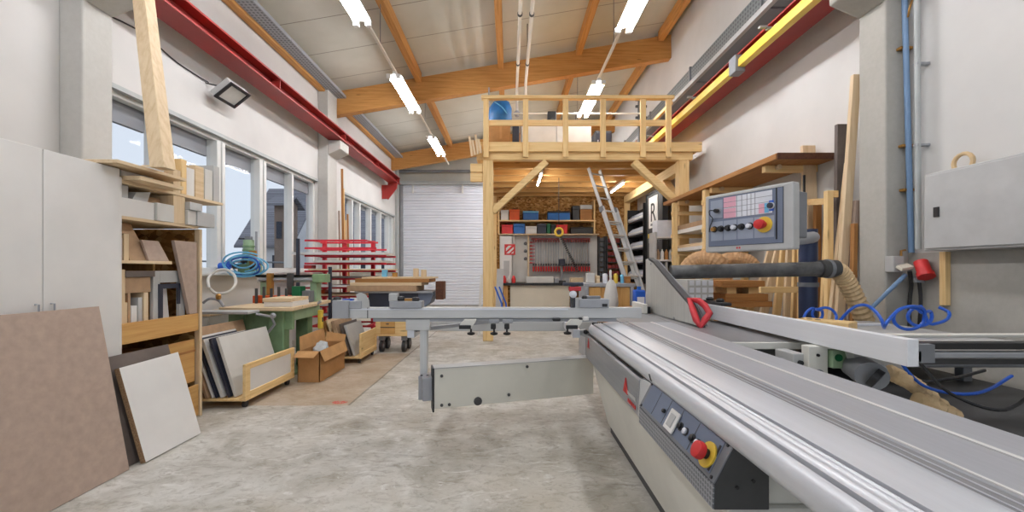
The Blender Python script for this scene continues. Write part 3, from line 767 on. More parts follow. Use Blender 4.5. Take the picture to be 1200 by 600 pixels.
tbox(641, 645, 262, 274, Lw, 'dgreen', 'carton', 'thin green carton standing on the lower shelf', handle=False)
tbox(646, 651, 263, 274, Lw, 'black', 'carton', 'thin black carton standing between the green carton and red case', handle=False)
tbox(652, 665, 262, 274, Lw, 'red', 'tool_case', 'red case in the right half of the lower shelf', 'tool case')
tbox(669, 695, 265, 274, Lw, 'black', 'tool_case', 'long flat black case at the right end of the lower shelf', 'tool case')
# bench top clutter
t = thing('parts_tray', 'long white tray with machines on the wall bench', 'tray', (.85, 11.3, .987))
box(.45, 1.2, 11.1, 11.4, .987, 1.16).build('tray_body', 'offwhite', t, bev=.008); box(1.22, 1.34, 11.12, 11.35, .987, 1.12).build('tray_step', 'grey', t, bev=.008)
for k, (px, m) in enumerate(((591, 'red'), (597, 'offwhite'), (602, 'red'))):
    x = XX(px, 11.2); tag(MB().lathe([(.05, 0), (.06, .1), (.04, .16), (.02, .2)], (x, 11.2 + .03 * k, .987), n=12).build('glue_bottle', m, smooth=True),
        ['red bottle at the left end of the wall bench', 'white bottle between two red ones on the wall bench', 'red bottle right of the white one on the wall bench'][k], 'bottle')
t = thing('bench_machine', 'small black and grey bench drill between the two clamp rows', 'machine', (1.46, 11.3, .987))
box(1.36, 1.56, 11.32, 11.5, .987, 1.05).build('base', 'darkgrey', t, bev=.006); MB().cyl((1.46, 11.46, 1.05), (1.46, 11.46, 1.6), .03).build('column', 'grey', t); box(1.38, 1.54, 11.32, 11.5, 1.45, 1.65).build('head', 'navy', t, bev=.02)
tag(box(1.66, 2.0, 11.08, 11.3, .987, 1.13).build('wood_block', 'light_x', bev=.006), 'pale wooden block on the right part of the wall bench', 'wood block')
# racks of small parts right of the clamps
def prack(x0, x1, label, mat, fm, nrow, name='parts_rack'):
    t = thing(name, label, 'rack', ((x0 + x1) / 2, 11.7, .99)); y0 = 11.62
    for x in (x0, x1 - .03): box(x, x + .03, y0, 11.84, .99, 2.3).build('side', fm, t)
    for i in range(nrow):
        z = 1.0 + i * 1.28 / nrow; box(x0, x1, y0, 11.84, z, z + .02).build('shelf', fm, t)
        n = 3
        for k in range(n):
            w = (x1 - x0 - .08) / n; xx = x0 + .04 + k * w
            box(xx, xx + w - .015, y0 + .01, 11.8, z + .021, z + .1 + R.uniform(0, .04)).build('bin', mat, t, bev=.006)
prack(2.54, 2.73, 'narrow grey rack of small parts right of the tool panel', 'midgrey', 'darkgrey', 9)
prack(2.76, 3.18, 'dark red rack of small bins behind the ladder foot', 'redbrown', 'darkgrey', 7)

# hanging air reel and spiral hose
t = thing('hose_hanger', 'yellow ring hanging on a cord under the loft with a black spiral hose', 'air hose', (1.12, 9.2, 2.2))
MB().cyl((1.11, 9.2, 2.27), (1.11, 9.2, 3.415), .008, 6).build('cord', 'black', t)
c = P(655, 272, 9.2)
ring = [c + Vector((math.cos(a) * .085, 0, math.sin(a) * .085)) for a in [i * math.pi / 10 for i in range(20)]]
MB().tube(ring, .026, 8, True).build('ring', 'yellow', t, smooth=True)
MB().cyl(c + Vector((0, -.03, 0)), c + Vector((0, .05, 0)), .05, 14).build('reel_core', 'black', t)
pts = []; a0, a1 = P(657, 277, 9.2), P(677, 318, 9.6)
for i in range(220):
    f = i / 219; p = a0.lerp(a1, f); g = i * .55; p += Vector((math.cos(g), math.sin(g), 0)) * .032; pts.append(p)
MB().tube(pts, .009, 5).build('spiral_hose', 'black', t, smooth=True)

# ------------------------------------------------------------------ right side under the loft: bin shelf, black board
t = thing('bin_shelf', 'black shelf with five rows of small bins on the right wall', 'shelf', (3.45, 10.9, 1.0))
box(3.62, 3.69, 10.1, 11.45, 1.0, 3.0).build('back_board', 'black', t)
zrow = [1.15, 1.52, 1.89, 2.26, 2.63]
for z in zrow: box(3.3, 3.62, 10.1, 11.45, z - .03, z).build('shelf_board', 'black', t)
for y in (10.1, 11.42): box(3.3, 3.62, y, y + .03, 1.0, 3.0).build('side_board', 'black', t)
fb = None
for r_, z in enumerate(zrow):
    for k in range(9):
        y = 10.21 + k * .14
        lb = '%s pale bin from the near end, %s row of the black shelf' % (ORD[k], ['bottom', 'second lowest', 'middle', 'second highest', 'top'][r_])
        if fb is None:
            fb = thing('parts_bin', lb, 'bin', (0, 0, 0), 'small parts bins on the black shelf')
            MB().prism([(3.32, -.06, 0), (3.6, -.06, 0), (3.6, -.06, .2), (3.42, -.06, .2), (3.3, -.06, .1)], (0, .12, 0)).build('bin_body', 'bin', fb, bev=.004)
            box(3.292, 3.31, -.045, .045, .03, .075).build('label_holder', 'white', fb)
            fb.location = (0, y, z + .002)
        else: dup(fb, (0, y, z + .002), lb)
t = thing('tool_board', 'tall black board with hanging tools and a poster, under the loft', 'tool board', (3.4, 9.4, 0))
box(3.36, 3.46, 8.95, 10.02, .9, 3.14).build('board', 'darkgrey', t, bev=.006)
box(3.34, 3.46, 8.93, 8.97, .0, 3.16).build('edge_post', 'black', t); box(3.34, 3.46, 10.0, 10.04, .0, 3.16).build('edge_post', 'black', t)
box(3.34, 3.46, 8.93, 10.04, 3.14, 3.17).build('top_rail', 'black', t)
t = thing('poster', 'white framed poster with a large black letter R', 'poster', (3.35, 9.5, 2.3))
box(3.345, 3.358, 9.25, 9.83, 2.33, 3.06).build('poster_sheet', 'white', t, bev=.002)
f = bpy.data.curves.new('lettering', 'FONT'); f.body = 'R'; f.size = .62; f.extrude = .002; f.align_x = 'CENTER'
tmp = bpy.data.objects.new('tmp', f); COL.objects.link(tmp); bpy.context.view_layer.update(); me = bpy.data.meshes.new_from_object(tmp.evaluated_get(bpy.context.evaluated_depsgraph_get())); bpy.data.objects.remove(tmp)
me.materials.clear(); me.materials.append(M['black']); o = bpy.data.objects.new('letter', me); COL.objects.link(o); o.parent = t
o.location = Vector((3.342, 9.54, 2.48)) - Vector(t.location); o.rotation_euler = (math.pi / 2, 0, -math.pi / 2)
box(3.34, 3.345, 9.38, 9.7, 2.38, 2.43).build('caption_line', 'midgrey', t)
first = None
for k, (y, m, L) in enumerate(((9.15, 'red', .22), (9.28, 'blue', .25), (9.4, 'pipegrey', .3), (9.52, 'blue', .22), (9.65, 'red', .26), (9.8, 'yellow', .22), (9.2, 'blue', .26), (9.45, 'red', .2), (9.7, 'blue', .28))):
    z = 2.2 if k < 6 else 1.75
    t = thing('screwdriver', '%s handled screwdriver, %s on the black tool board' % ({'pipegrey': 'grey'}.get(m, m), ['first in the upper row', 'second in the upper row', 'third in the upper row', 'fourth in the upper row', 'fifth in the upper row', 'sixth in the upper row', 'first in the lower row', 'second in the lower row', 'third in the lower row'][k]), 'screwdriver', (3.33, y, z), 'screwdrivers on the black tool board')
    MB().cyl((3.335, y, z - .1), (3.335, y, z), .019, 8).build('handle', m, t, smooth=True); MB().cyl((3.335, y, z - L), (3.335, y, z - .1), .005, 6).build('blade', 'grey', t)
# ------------------------------------------------------------------ sliding table panel saw
SAW = thing('panel_saw', 'large grey and white sliding table panel saw filling the right foreground', 'saw', (1.4, 2.4, 0))
YN, YE = .42, 3.46
def ext(poly, y0, y1): return MB().prism([(x, y0, z) for x, z in poly], (0, y1 - y0, 0))
prof = [(.932, .80), (.932, .902), (.925, .908), (.90, .913), (.87, .913), (.83, .908), (.80, .902), (.789, .900), (.787, .882), (.776, .882), (.774, .899), (.768, .901),
        (.764, .897), (.757, .897), (.753, .900), (.747, .896), (.735, .895), (.731, .898), (.725, .894), (.710, .892), (.709, .876), (.698, .876), (.696, .888), (.684, .880),
        (.674, .866), (.669, .848), (.669, .828), (.676, .812), (.69, .803)]
st = ext(prof, YN, YE).build('sliding_table', 'alu', SAW, smooth=True)
box(.777, .786, YN, YE - .003, .8825, .886).build('groove_shade', 'slot', st); box(.699, .708, YN, YE - .003, .8765, .88).build('groove_shade', 'slot', st)  # dark strips paint the shade at the bottom of both slots
box(.70, .80, YE, YE + .02, .80, .905).build('end_cap', 'black', st, bev=.006); box(.80, .93, YE, YE + .012, .80, .905).build('end_plate', 'midgrey', st)
tt = ext([(.934, .80), (.934, .894), (1.012, .894), (1.014, .9), (1.205, .9), (1.224, .9), (1.383, .9), (1.383, .80)], YN, YE + .06).build('table_top', 'tabletop', SAW, bev=.002)
box(.937, 1.010, YN, YE + .05, .8945, .8965).build('guide_strip', 'castiron', tt)
box(.958, .962, YN, YE + .05, .8966, .8985).build('strip_ridge', 'alu', tt); box(.985, .989, YN, YE + .05, .8966, .8985).build('strip_ridge', 'alu', tt)
box(1.016, 1.025, YN, YE + .05, .9005, .9035).build('edge_line', 'white', tt); box(1.206, 1.222, YN, YE + .05, .9005, .9035).build('edge_line', 'white', tt)
# cast table with white front lip
ct = box(1.386, 1.76, 2.57, 4.55, .86, .9).build('cast_table', 'castiron', SAW, bev=.004)
box(1.386, 1.9, 2.545, 2.57, .855, .897).build('front_lip', 'sawwhite', ct, bev=.004)
box(.96, 1.384, YE + .08, 4.55, .86, .899).build('rear_table', 'castiron', SAW, bev=.004)
box(1.764, 3.18, 2.62, 3.62, .85, .898).build('extension_table', 'palegrey', SAW, bev=.006)
box(1.9, 3.2, 2.585, 2.618, .83, .9).build('table_edge', 'sawwhite', SAW, bev=.004)
for x, y in ((3.05, 2.75), (3.05, 3.5)): box(x, x + .06, y, y + .06, 0, .85).build('table_leg', 'midgrey', SAW, bev=.005)
# base cabinet
bs = ext([(.685, .60), (.825, .06), (2.0, .06), (2.0, .60)], 1.29, 3.43).build('base_cabinet', 'sawwhite', SAW, bev=.012)
ext([(.84, 0), (1.96, 0), (1.96, .06), (.84, .06)], 1.33, 3.4).build('plinth', 'darkgrey', bs)
ext([(.72, .60), (1.37, .60), (1.37, .80), (.72, .80)], 1.31, 3.42).build('carriage_support', 'sawwhite', SAW, bev=.004)
ext([(1.38, .60), (2.0, .60), (2.0, .86), (1.38, .86)], 2.62, 3.4).build('saw_unit_housing', 'darkgrey', SAW, bev=.004)
ext([(.95, .64), (1.2, .64), (1.2, .79), (.95, .79)], YN, 1.3).build('carriage_beam', 'grey', SAW, bev=.004)
for y in (3.385,): 
    for z in (.5, .2): MB().lathe([(.012, 0), (.012, .006), (.006, .01)], (.70 + (.6 - z) * .26, y, z), (-1, 0, -.25), 10).build('screw', 'midgrey', bs)
# logo panel with red emblem
lp = ext([(.672, .80), (.652, .792), (.646, .612), (.69, .604)], 2.06, 3.47).build('logo_panel', 'logopanel', SAW, bev=.004)
box(.666, .672, 2.06, 3.47, .796, .801).build('panel_gap', 'slot', lp)
def onpanel(py, pz): # point on the slanted panel face, y along, z up
    x = .646 + (pz - .612) / .18 * .006; return Vector((x - .0015, py, pz))
def plate(pts, m, name, th=.002):
    MB().prism([onpanel(*p) for p in pts], (-th, 0, 0)).build(name, m, lp)
for y0, s in ((2.28, 1.0), (3.36, .9)):
    z0 = .695 if y0 < 3 else .735
    plate([(y0 + .045 * s, z0 - .03 * s), (y0 + .005, z0 - .03 * s), (y0 + .005, z0 + .055 * s)], 'red', 'emblem')
    plate([(y0 - .005, z0 - .03 * s), (y0 - .045 * s, z0 - .03 * s), (y0 - .005, z0 + .055 * s)], 'red', 'emblem')
plate([(2.24, .672), (2.10, .672), (2.10, .69), (2.24, .69)], 'palegrey', 'wordmark')
for k in range(5):
    y = 2.235 - k * .03; plate([(y, .632), (y - .02, .632), (y - .02, .652), (y - .005, .652)], 'red', 'wordmark_letter')
# operating box on the side of the saw
C = [(.695, .81), (.632, .689), (.63, .61), (.80, .61), (.80, .81)]
cb = ext(C, 1.26, 1.98).build('operating_box', 'darkgrey', SAW, bev=.003)
n_ = Vector((-.887, 0, .462)); d_ = Vector((.063, 0, .121)).normalized(); Y_ = Vector((0, 1, 0)); p0 = Vector((.632, 1.26, .689))
def face(u, v, out=0): return p0 + Y_ * u + d_ * (v * .1364) + n_ * out     # u metres along, v 0..1 up the slope
def slab(u0, u1, v0, v1, t0, t1, m, name, par, bev=0):
    c = (face(u0, v0, t0) + face(u1, v1, t1)) / 2
    return MB().obox(c, Y_ * ((u1 - u0) / 2), d_ * ((v1 - v0) * .1364 / 2), n_ * ((t1 - t0) / 2)).build(name, m, par, bev=bev)
slab(.0, .72, 0, 1, 0, .006, 'midgrey', 'face_frame', cb, .002)
slab(.035, .69, .1, .92, .006, .009, 'bluegrey', 'face_panel', cb, .002)
slab(.04, .05, .14, .8, .009, .010, 'black', 'dark_slot', cb)
for u in (.20, .335, .45, .565): slab(u - .002, u + .002, .12, .9, .009, .0095, 'slot', 'divider_line', cb)
for u, v in ((.02, .9), (.02, .08), (.70, .9), (.70, .08)): MB().cyl(face(u, v, .006), face(u, v, .009), .006, 8).build('screw', 'black', cb)
ext([(.630, .612), (.632, .686), (.628, .686), (.626, .612)], 1.262, 1.98).build('dimpled_strip', 'dimple', cb)
MB().prism([(.64, 1.98, .61), (.634, 1.98, .689), (.693, 1.98, .80), (.66, 2.07, .80), (.652, 2.07, .79), (.647, 2.07, .612)][::1], (.02, 0, 0)).build('end_fairing', 'palegrey', SAW)
def knob(px, py, r, h, m, name, par, ring=None):
    c = hit(px, py, face(0, 0, .009), n_)
    if ring: MB().cyl(c, c + n_ * .004, ring[0], 20).build(name + '_ring', ring[1], par, smooth=True); c = c + n_ * .004
    MB().lathe([(r * .9, 0), (r, h * .2), (r, h * .8), (r * .8, h)], c, n_, 16).build(name, m, par, smooth=True)
knob(779, 482, .009, .012, 'black', 'small_switch', cb)
c = hit(789, 494, face(0, 0, .009), n_); MB().obox(c + n_ * .006, Y_ * .042, d_ * .042, n_ * .004).build('rocker_frame', 'white', cb, bev=.003)
MB().obox(c + n_ * .011, Y_ * .022, d_ * .026, n_ * .003).build('rocker_switch', 'palegrey', cb, bev=.003)
for px, py, m in ((798, 500, 'black'), (804, 506, 'whitekey'), (812, 514, 'black'), (818, 520, 'whitekey')): knob(px, py, .012, .009, m, 'push_button', cb, (.016, 'slot'))
c = hit(830, 533, face(0, 0, .009), n_)
MB().cyl(c, c + n_ * .006, .043, 24).build('emergency_ring', 'yellow', cb, smooth=True)
MB().cyl(c + n_ * .006, c + n_ * .024, .017, 16).build('emergency_stem', 'black', cb)
MB().lathe([(.02, .022), (.028, .025), (.030, .036), (.027, .047), (.016, .05)], c, n_, 20).build('emergency_stop', 'red', cb, smooth=True)
for z, x in ((.68, .70), (.70, .75)): MB().cyl((x, 1.26, z), (x, 1.257, z), .006, 8).build('end_screw', 'black', cb)
MB().tube([(.694, 1.93, .812), (.664, 1.925, .83), (.655, 1.92, .86)], .003, 6).build('release_lever', 'black', SAW)
# lever with ball at the far end
MB().tube([P(704, 391, 3.5), P(694, 390, 3.5), P(688, 389, 3.5)], .006, 6).build('lever', 'black', SAW); MB().lathe([(.004, -.02), (.02, -.01), (.022, 0), (.018, .012), (.004, .02)], P(686.5, 389, 3.5), (-1, 0, 0), 12).build('ball_knob', 'black', SAW, smooth=True)
MB().prism([P(x, y, 3.5) for x, y in ((672, 389), (686, 386), (703, 392), (704, 402), (690, 397))], (0, .05, 0)).build('carriage_bracket', 'palegrey', SAW, bev=.003)
# cross table: fence, frame, upright and swing arm
YF = 3.34
fx0, fx1 = XX(407.5, YF), XX(752, YF); z0, z1 = ZZ(373, YF), ZZ(360.5, YF)
fe = box(fx0, fx1, YF, YF + .07, z0, z1).build('cross_fence', 'alux', SAW, bev=.004)
box(fx0 + .01, fx1 - .6, YF - .004, YF, z1 - .02, z1 - .008).build('scale_strip', 'whitekey', fe)
box(fx0 + .16, fx0 + .166, YF - .003, YF, z0, z1).build('joint_line', 'slot', fe)
def stop(px0, px1, py0, py1, name, y0=YF - .02, dd=.11, m='grey'):
    o = box(XX(px0, y0), XX(px1, y0), y0, y0 + dd, ZZ(py1, y0), ZZ(py0, y0)).build(name, m, SAW, bev=.006); return o
s1 = stop(456, 494, 353, 361.5, 'length_stop')
box(XX(456, YF), XX(466, YF), YF - .015, YF + .05, ZZ(353, YF), ZZ(344, YF)).build('stop_flap', 'palegrey', s1, bev=.006)
MB().lathe([(.03, 0), (.034, .012), (.026, .03), (.01, .034)], P(487, 353, YF + .02), (0, 0, 1), 12).build('clamp_knob', 'black', s1); MB().lathe([(.03, 0), (.034, .012), (.026, .03), (.01, .034)], P(470, 352, YF + .02), (0, 0, 1), 12).build('clamp_knob', 'black', s1)
box(XX(474, YF), XX(484, YF), YF, YF + .05, ZZ(353, YF), ZZ(350, YF)).build('stop_scale', 'brass', s1)
s2 = stop(389, 408, 352, 373.5, 'end_stop', YF - .03, .13)
box(XX(392, YF), XX(424, YF), YF - .01, YF + .1, ZZ(362, YF), ZZ(352.5, YF)).build('stop_arm', 'grey', s2, bev=.006)
MB().prism([P(x, y, YF + .0) for x, y in ((424, 361), (419, 352), (417, 345), (422, 343), (428, 345), (432, 352), (433, 361))], (0, .012, 0)).build('clear_stop_flap', 'palegrey', s2)
MB().lathe([(.03, 0), (.034, .012), (.026, .03), (.01, .034)], P(395, 352.5, YF + .03), (0, 0, 1), 12).build('clamp_knob', 'black', s2)
box(XX(400, YF), XX(412, YF), YF + .01, YF + .06, ZZ(352.5, YF), ZZ(350.5, YF)).build('stop_scale', 'hoseblue', s2)
s3 = stop(679, 714, 350.5, 361, 'length_stop')
box(XX(705, YF), XX(711, YF), YF - .023, YF - .02, ZZ(359.5, YF - .02), ZZ(356, YF - .02)).build('digital_display', 'black', s3)
MB().lathe([(.02, 0), (.024, .012), (.018, .026), (.008, .03)], P(685, 350.5, YF + .02), (0, 0, 1), 12).build('clamp_knob', 'black', s3)
box(XX(688, YF), XX(704, YF), YF, YF + .06, ZZ(350.5, YF), ZZ(347, YF)).build('stop_cover', 'midgrey', s3, bev=.004)
s4 = box(XX(669, YF), XX(674, YF), YF, YF + .04, ZZ(361, YF), ZZ(333, YF)).build('hold_down_post', 'navy', SAW, bev=.004)
box(XX(667, YF), XX(681, YF), YF - .01, YF + .05, ZZ(341, YF), ZZ(336, YF)).build('hold_down_arm', 'pinkred', s4, bev=.006)
box(XX(660, YF), XX(684, YF), YF + .0, YF + .04, ZZ(335, YF), ZZ(331, YF)).build('hold_down_lever', 'navy', s4, bev=.006)
MB().lathe([(.012, 0), (.03, .008), (.03, .03), (.012, .036)], P(672, 345, YF - .02), (0, 1, 0), 12).build('hold_down_knob', 'whitekey', s4)
MB().cyl(P(671, 360, YF), P(671, 345, YF), .012, 8).build('hold_down_rod', 'darkgrey', s4)
box(XX(674, YF), XX(682, YF), YF, YF + .05, ZZ(361, YF), ZZ(349, YF)).build('hold_down_base', 'palegrey', s4, bev=.005)
# frame behind and under the fence
fr = box(XX(503, 3.95), XX(700, 3.95), 3.95, 4.02, ZZ(388, 3.95), ZZ(377, 3.95)).build('frame_rail', 'alux', SAW, bev=.004)
box(-.84, -.78, YF + .02, 4.02, .79, .86).build('frame_end', 'alu', SAW, bev=.004)
box(.52, .58, YF + .02, 3.95, .79, .86).build('frame_cross', 'alu', SAW, bev=.004)
box(XX(475, YF), XX(503, YF), YF + .01, YF + .08, ZZ(387.5, YF), ZZ(374.5, YF)).build('frame_corner', 'alux', SAW, bev=.005)
box(fx0 + .2, fx1 - .2, YF + .015, YF + .05, z0 - .03, z0 - .004).build('fence_guide', 'grey', SAW, bev=.003)
for a, c in (((-.78, 3.4, .85), (-.2, 3.94, .85)),): MB().bar(a, c, .03, .03).build('mitre_bar', 'grey', SAW)
def grip(px0, px1, py0, py1, y, m='black', name='grip'): return box(XX(px0, y), XX(px1, y), y, y + .05, ZZ(py1, y), ZZ(py0, y)).build(name, m, SAW, bev=.006)
yc = YF - .06
for px in (538, 663): 
    MB().prism([P(x, y, yc) for x, y in ((px + 1, 380), (px + 6, 374.5), (px + 20, 374.5), (px + 19, 378), (px + 14, 385), (px + 1, 385))], (0, .05, 0)).build('clamp_body', 'sawwhite', SAW, bev=.004)
    box(XX(px, yc), XX(px + 14, yc), yc - .012, yc, ZZ(385.5, yc), ZZ(381, yc)).build('clamp_grip', 'black', SAW, bev=.004)
for px in (578, 594):
    grip(px - 3, px + 3, 380, 386, yc, 'black', 'clamp_block'); grip(px - 5, px + 7, 374.5, 379, yc, 'grey', 'clamp_plate')
for px, py in ((552, 389.5), (579, 389.5), (594, 389.5), (665, 389)):
    c = P(px, py - 4, yc + .02); MB().lathe([(.008, 0), (.008, .022), (.014, .024), (.032, .03), (.03, .044), (.012, .05)], c, (0, 0, -1), 10).build('star_knob', 'black', SAW)
grip(648, 657, 373, 376.5, yc, 'black', 'catch_grip'); grip(679, 683, 372.5, 375.5, yc, 'black', 'catch_grip'); grip(683, 690, 371.5, 376, yc, 'white', 'catch_block')
box(XX(492, 3.37), XX(500.5, 3.37), 3.37, 3.43, ZZ(445, 3.37), .865).build('upright_post', 'aluz', SAW, bev=.004)
up = box(XX(490, 3.28), XX(504, 3.28), 3.28, 3.42, ZZ(469, 3.28), ZZ(441, 3.28)).build('roller_block', 'grey', SAW, bev=.006)
for px in (494, 501): MB().lathe([(.01, 0), (.012, .008), (.006, .012)], P(px, 441, 3.3), (0, 0, 1), 8).build('roller_bolt', 'black', up)
a, c = Vector((-.60, 3.2, 0)), Vector((.74, 3.6, 0)); dv = (c - a); dl = dv.length; dv.normalize(); nv = Vector((dv.y, -dv.x, 0))
def arm(u0, u1, z0, z1, o0, o1, m, name, par, bev=0):
    q = [a + dv * u0 + nv * o0, a + dv * u1 + nv * o0, a + dv * u1 + nv * o1, a + dv * u0 + nv * o1]
    return MB().hexa([p + Vector((0, 0, z0)) for p in q], [p + Vector((0, 0, z1)) for p in q]).build(name, m, par, bev=bev)
sw = arm(.012, dl, .258, .575, 0, -.12, 'sawcream', 'swing_arm', SAW, .004)
arm(0, .012, .235, .578, .004, -.125, 'black', 'arm_end_plate', sw)
arm(.012, dl, .572, .578, .003, -.123, 'palegrey', 'arm_top_edge', sw)
for u, z, r in ((.07, .515, .012), (.07, .285, .012), (.13, .285, .012), (.36, .29, .034), (.62, .32, .012), (.78, .54, .012)):
    p = a + dv * u + Vector((0, 0, z)); MB().lathe([(r, 0), (r, .008), (r * .5, .012)], p + nv * .0, nv, 14).build('arm_bolt', 'darkgrey', sw)
arm(-.075, 0, .32, .50, -.02, -.1, 'grey', 'arm_bearing', sw, .004)

# blade guard with red handle, suction pipe
def gp(px, py, x=1.47): y = DX(px, x); return Vector((x, y, ZZ(py, y)))
pts = [gp(*p) for p in ((756.5, 304), (760, 303), (766, 307), (786, 331), (806, 354), (814, 370), (819, 382.5), (790, 374.5), (762, 366.5), (757, 352))]
g = MB().prism(pts, (.03, 0, 0)).build('blade_guard', 'sheetm', SAW, bev=.003)
ed = [gp(*p) for p in ((760, 303), (766, 307), (786, 331), (806, 354), (814, 370), (819, 382.5))]
b = MB()
for p, q in zip(ed, ed[1:]): b.hexa([p + Vector((-.004, 0, -.012)), q + Vector((-.004, 0, -.012)), q + Vector((.05, 0, -.012)), p + Vector((.05, 0, -.012))], [p + Vector((-.004, 0, .008)), q + Vector((-.004, 0, .008)), q + Vector((.05, 0, .008)), p + Vector((.05, 0, .008))])
b.build('guard_edge', 'slot', g)
MB().prism([p + Vector((.03, 0, 0)) for p in pts], (.04, 0, 0)).build('guard_inner', 'midgrey', g)
h = [P(808, 351, 3.36), P(819, 352.5, 3.3), P(826, 358, 3.26), P(831.5, 367, 3.22), P(826, 375, 3.2), P(820.5, 383, 3.18), P(816, 375, 3.22), P(812, 363, 3.29)]
MB().tube(h, .026, 10, True).build('push_handle', 'pinkred', SAW, smooth=True)
for px, py in ((763, 309), (790, 373)): c = gp(px, py); MB().cyl(c, c + Vector((-.006, 0, 0)), .012, 10).build('guard_screw', 'grey', g)
box(1.40, 1.45, 4.2, 4.5, .9, .97).build('riving_block', 'black', SAW, bev=.006); box(1.36, 1.40, 4.15, 4.55, .9, 1.0).build('riving_holder', 'sawwhite', SAW, bev=.008)
a, c = P(786, 319, 3.92), P(968, 315, 3.72)
pp = MB().cyl(a, c, .066, 20).build('suction_pipe', 'duct', SAW, smooth=True)
MB().cyl(c - Vector((.06, 0, 0)), c + Vector((.09, -.004, 0)), .08, 20).build('pipe_coupling', 'darkgrey', pp, smooth=True)
MB().cyl(c + Vector((.0, 0, 0)), c + Vector((.03, 0, 0)), .087, 20).build('clamp_ring', 'midgrey', pp, smooth=True)
pts = spline([P(975, 315, 3.72), P(984, 319, 3.72), P(993, 332, 3.74), P(1003, 352, 3.76), P(1014, 378, 3.78), P(1020, 400, 3.8)], 9)
MB().tube(pts, ribbed(pts, .074, .07), 14).build('flexible_hose', 'beigehose', SAW, smooth=False)
# control column and swivelling control panel
po = MB().cyl(P(947, 470, 3.95) * 1 + Vector((0, 0, 0)), P(947, 269, 3.95), .078, 24).build('control_column', 'bluepost', SAW, smooth=True)
MB().cyl(P(947, 331, 3.95), P(947, 336, 3.95), .088, 24).build('column_collar', 'midgrey', po, smooth=True)
L_, R_ = Vector((1.745, 3.65, 0)), Vector((2.078, 3.0, 0)); U_ = (R_ - L_); W_ = U_.length; U_.normalize(); Zv = Vector((0, 0, 1))
N_ = Vector((-.89, -.456, 0)); N_ = (N_ - U_ * N_.dot(U_)).normalized(); ZT, ZB = 2.0, 1.50
def pf(u, v, out=0): return L_ + U_ * (u * W_) + Zv * (ZT + (ZB - ZT) * v) + N_ * out
def pslab(u0, u1, v0, v1, t0, t1, m, name, par, bev=0):
    cc = (pf(u0, v0, t0) + pf(u1, v1, t1)) / 2
    return MB().obox(cc, U_ * ((u1 - u0) * W_ / 2), Zv * ((v1 - v0) * (ZB - ZT) / 2), N_ * ((t1 - t0) / 2)).build(name, m, par, bev=bev)
cp = pslab(0, 1, 0, 1, -.09, 0, 'palegrey', 'control_panel', SAW, .012)
lab(cp, 'pale grey control panel')
pslab(.05, .91, .055, .9, 0, .003, 'slot', 'panel_seam', cp)
pslab(.055, .905, .062, .893, .003, .005, 'bluegrey', 'front_plate', cp)
pslab(.08, .235, .10, .41, .005, .007, 'keypad', 'key_plate', cp)
pslab(.25, .80, .08, .43, .005, .007, 'whitekey', 'membrane_keypad', cp)
pslab(.25, .40, .08, .25, .007, .008, 'pinkkey', 'pink_keys', cp); pslab(.25, .40, .27, .43, .007, .008, 'pinkkey', 'pink_keys', cp)
pslab(.66, .72, .27, .42, .007, .008, 'pinkkey', 'pink_keys', cp); pslab(.72, .765, .27, .42, .007, .008, 'lhose', 'blue_key', cp)
for u in (.41, .47, .53, .575, .62): pslab(u - .0025, u + .0025, .08, .43, .007, .0085, 'midgrey', 'key_line', cp)
for v in (.165, .255, .34): pslab(.25, .8, v - .003, v + .003, .007, .0085, 'midgrey', 'key_line', cp)
pslab(.77, .815, .24, .40, .007, .010, 'hoseblue', 'display', cp)
for u0, u1 in ((.085, .24), (.25, .41), (.42, .60), (.61, .82)): pslab(u0, u1, .47, .8, .005, .007, 'keypad', 'button_plate', cp)
pslab(.838, .85, .06, .84, .005, .009, 'black', 'dark_slot', cp)
def pk(u, v, r, h, m, name, ring=None):
    c = pf(u, v, .007)
    if ring: MB().cyl(c, c + N_ * .006, ring[0], 22).build(name + '_ring', ring[1], cp, smooth=True); c = c + N_ * .006
    MB().lathe([(r * .9, 0), (r, h * .2), (r, h * .8), (r * .8, h)], c, N_, 16).build(name, m, cp, smooth=True)
pk(.18, .29, .018, .04, 'black', 'key_switch', (.026, 'grey')); pk(.79, .32, .022, .02, 'navy', 'rotary_knob', (.027, 'whitekey'))
for u, m in ((.135, 'brass'), (.22, 'black'), (.31, 'black'), (.385, 'whitekey'), (.47, 'black'), (.565, 'whitekey')): pk(u, .60, .02, .03, m, 'push_button', (.027, 'black'))
c = pf(.72, .60, .007); MB().cyl(c, c + N_ * .008, .062, 26).build('emergency_ring', 'yellow', cp, smooth=True)
MB().lathe([(.024, 0), (.024, .03), (.036, .034), (.04, .055), (.036, .075), (.02, .08)], c + N_ * .008, N_, 20).build('emergency_stop', 'red', cp, smooth=True)
MB().tube(spline([pf(.18, .29, .05), pf(.12, .28, .06), pf(.09, .34, .03), pf(.12, .42, .02), pf(.08, .55, .015), pf(.065, .64, .012)], 6), .004, 6).build('key_cord', 'black', cp)
for u, w in ((.40, .018), (.43, .018)): pslab(u, u + w, .925, .955, 0, .002, 'red', 'emblem', cp)
pslab(.5, .98, .12, .82, -.22, -.09, 'midgrey', 'rear_housing', cp, .01)
MB().tube(spline([pf(.75, .86, -.12), P(945, 279, 3.4), P(953, 278, 3.75), P(949, 280, 3.95)], 6), .05, 14).build('panel_arm', 'grey', SAW, smooth=True)
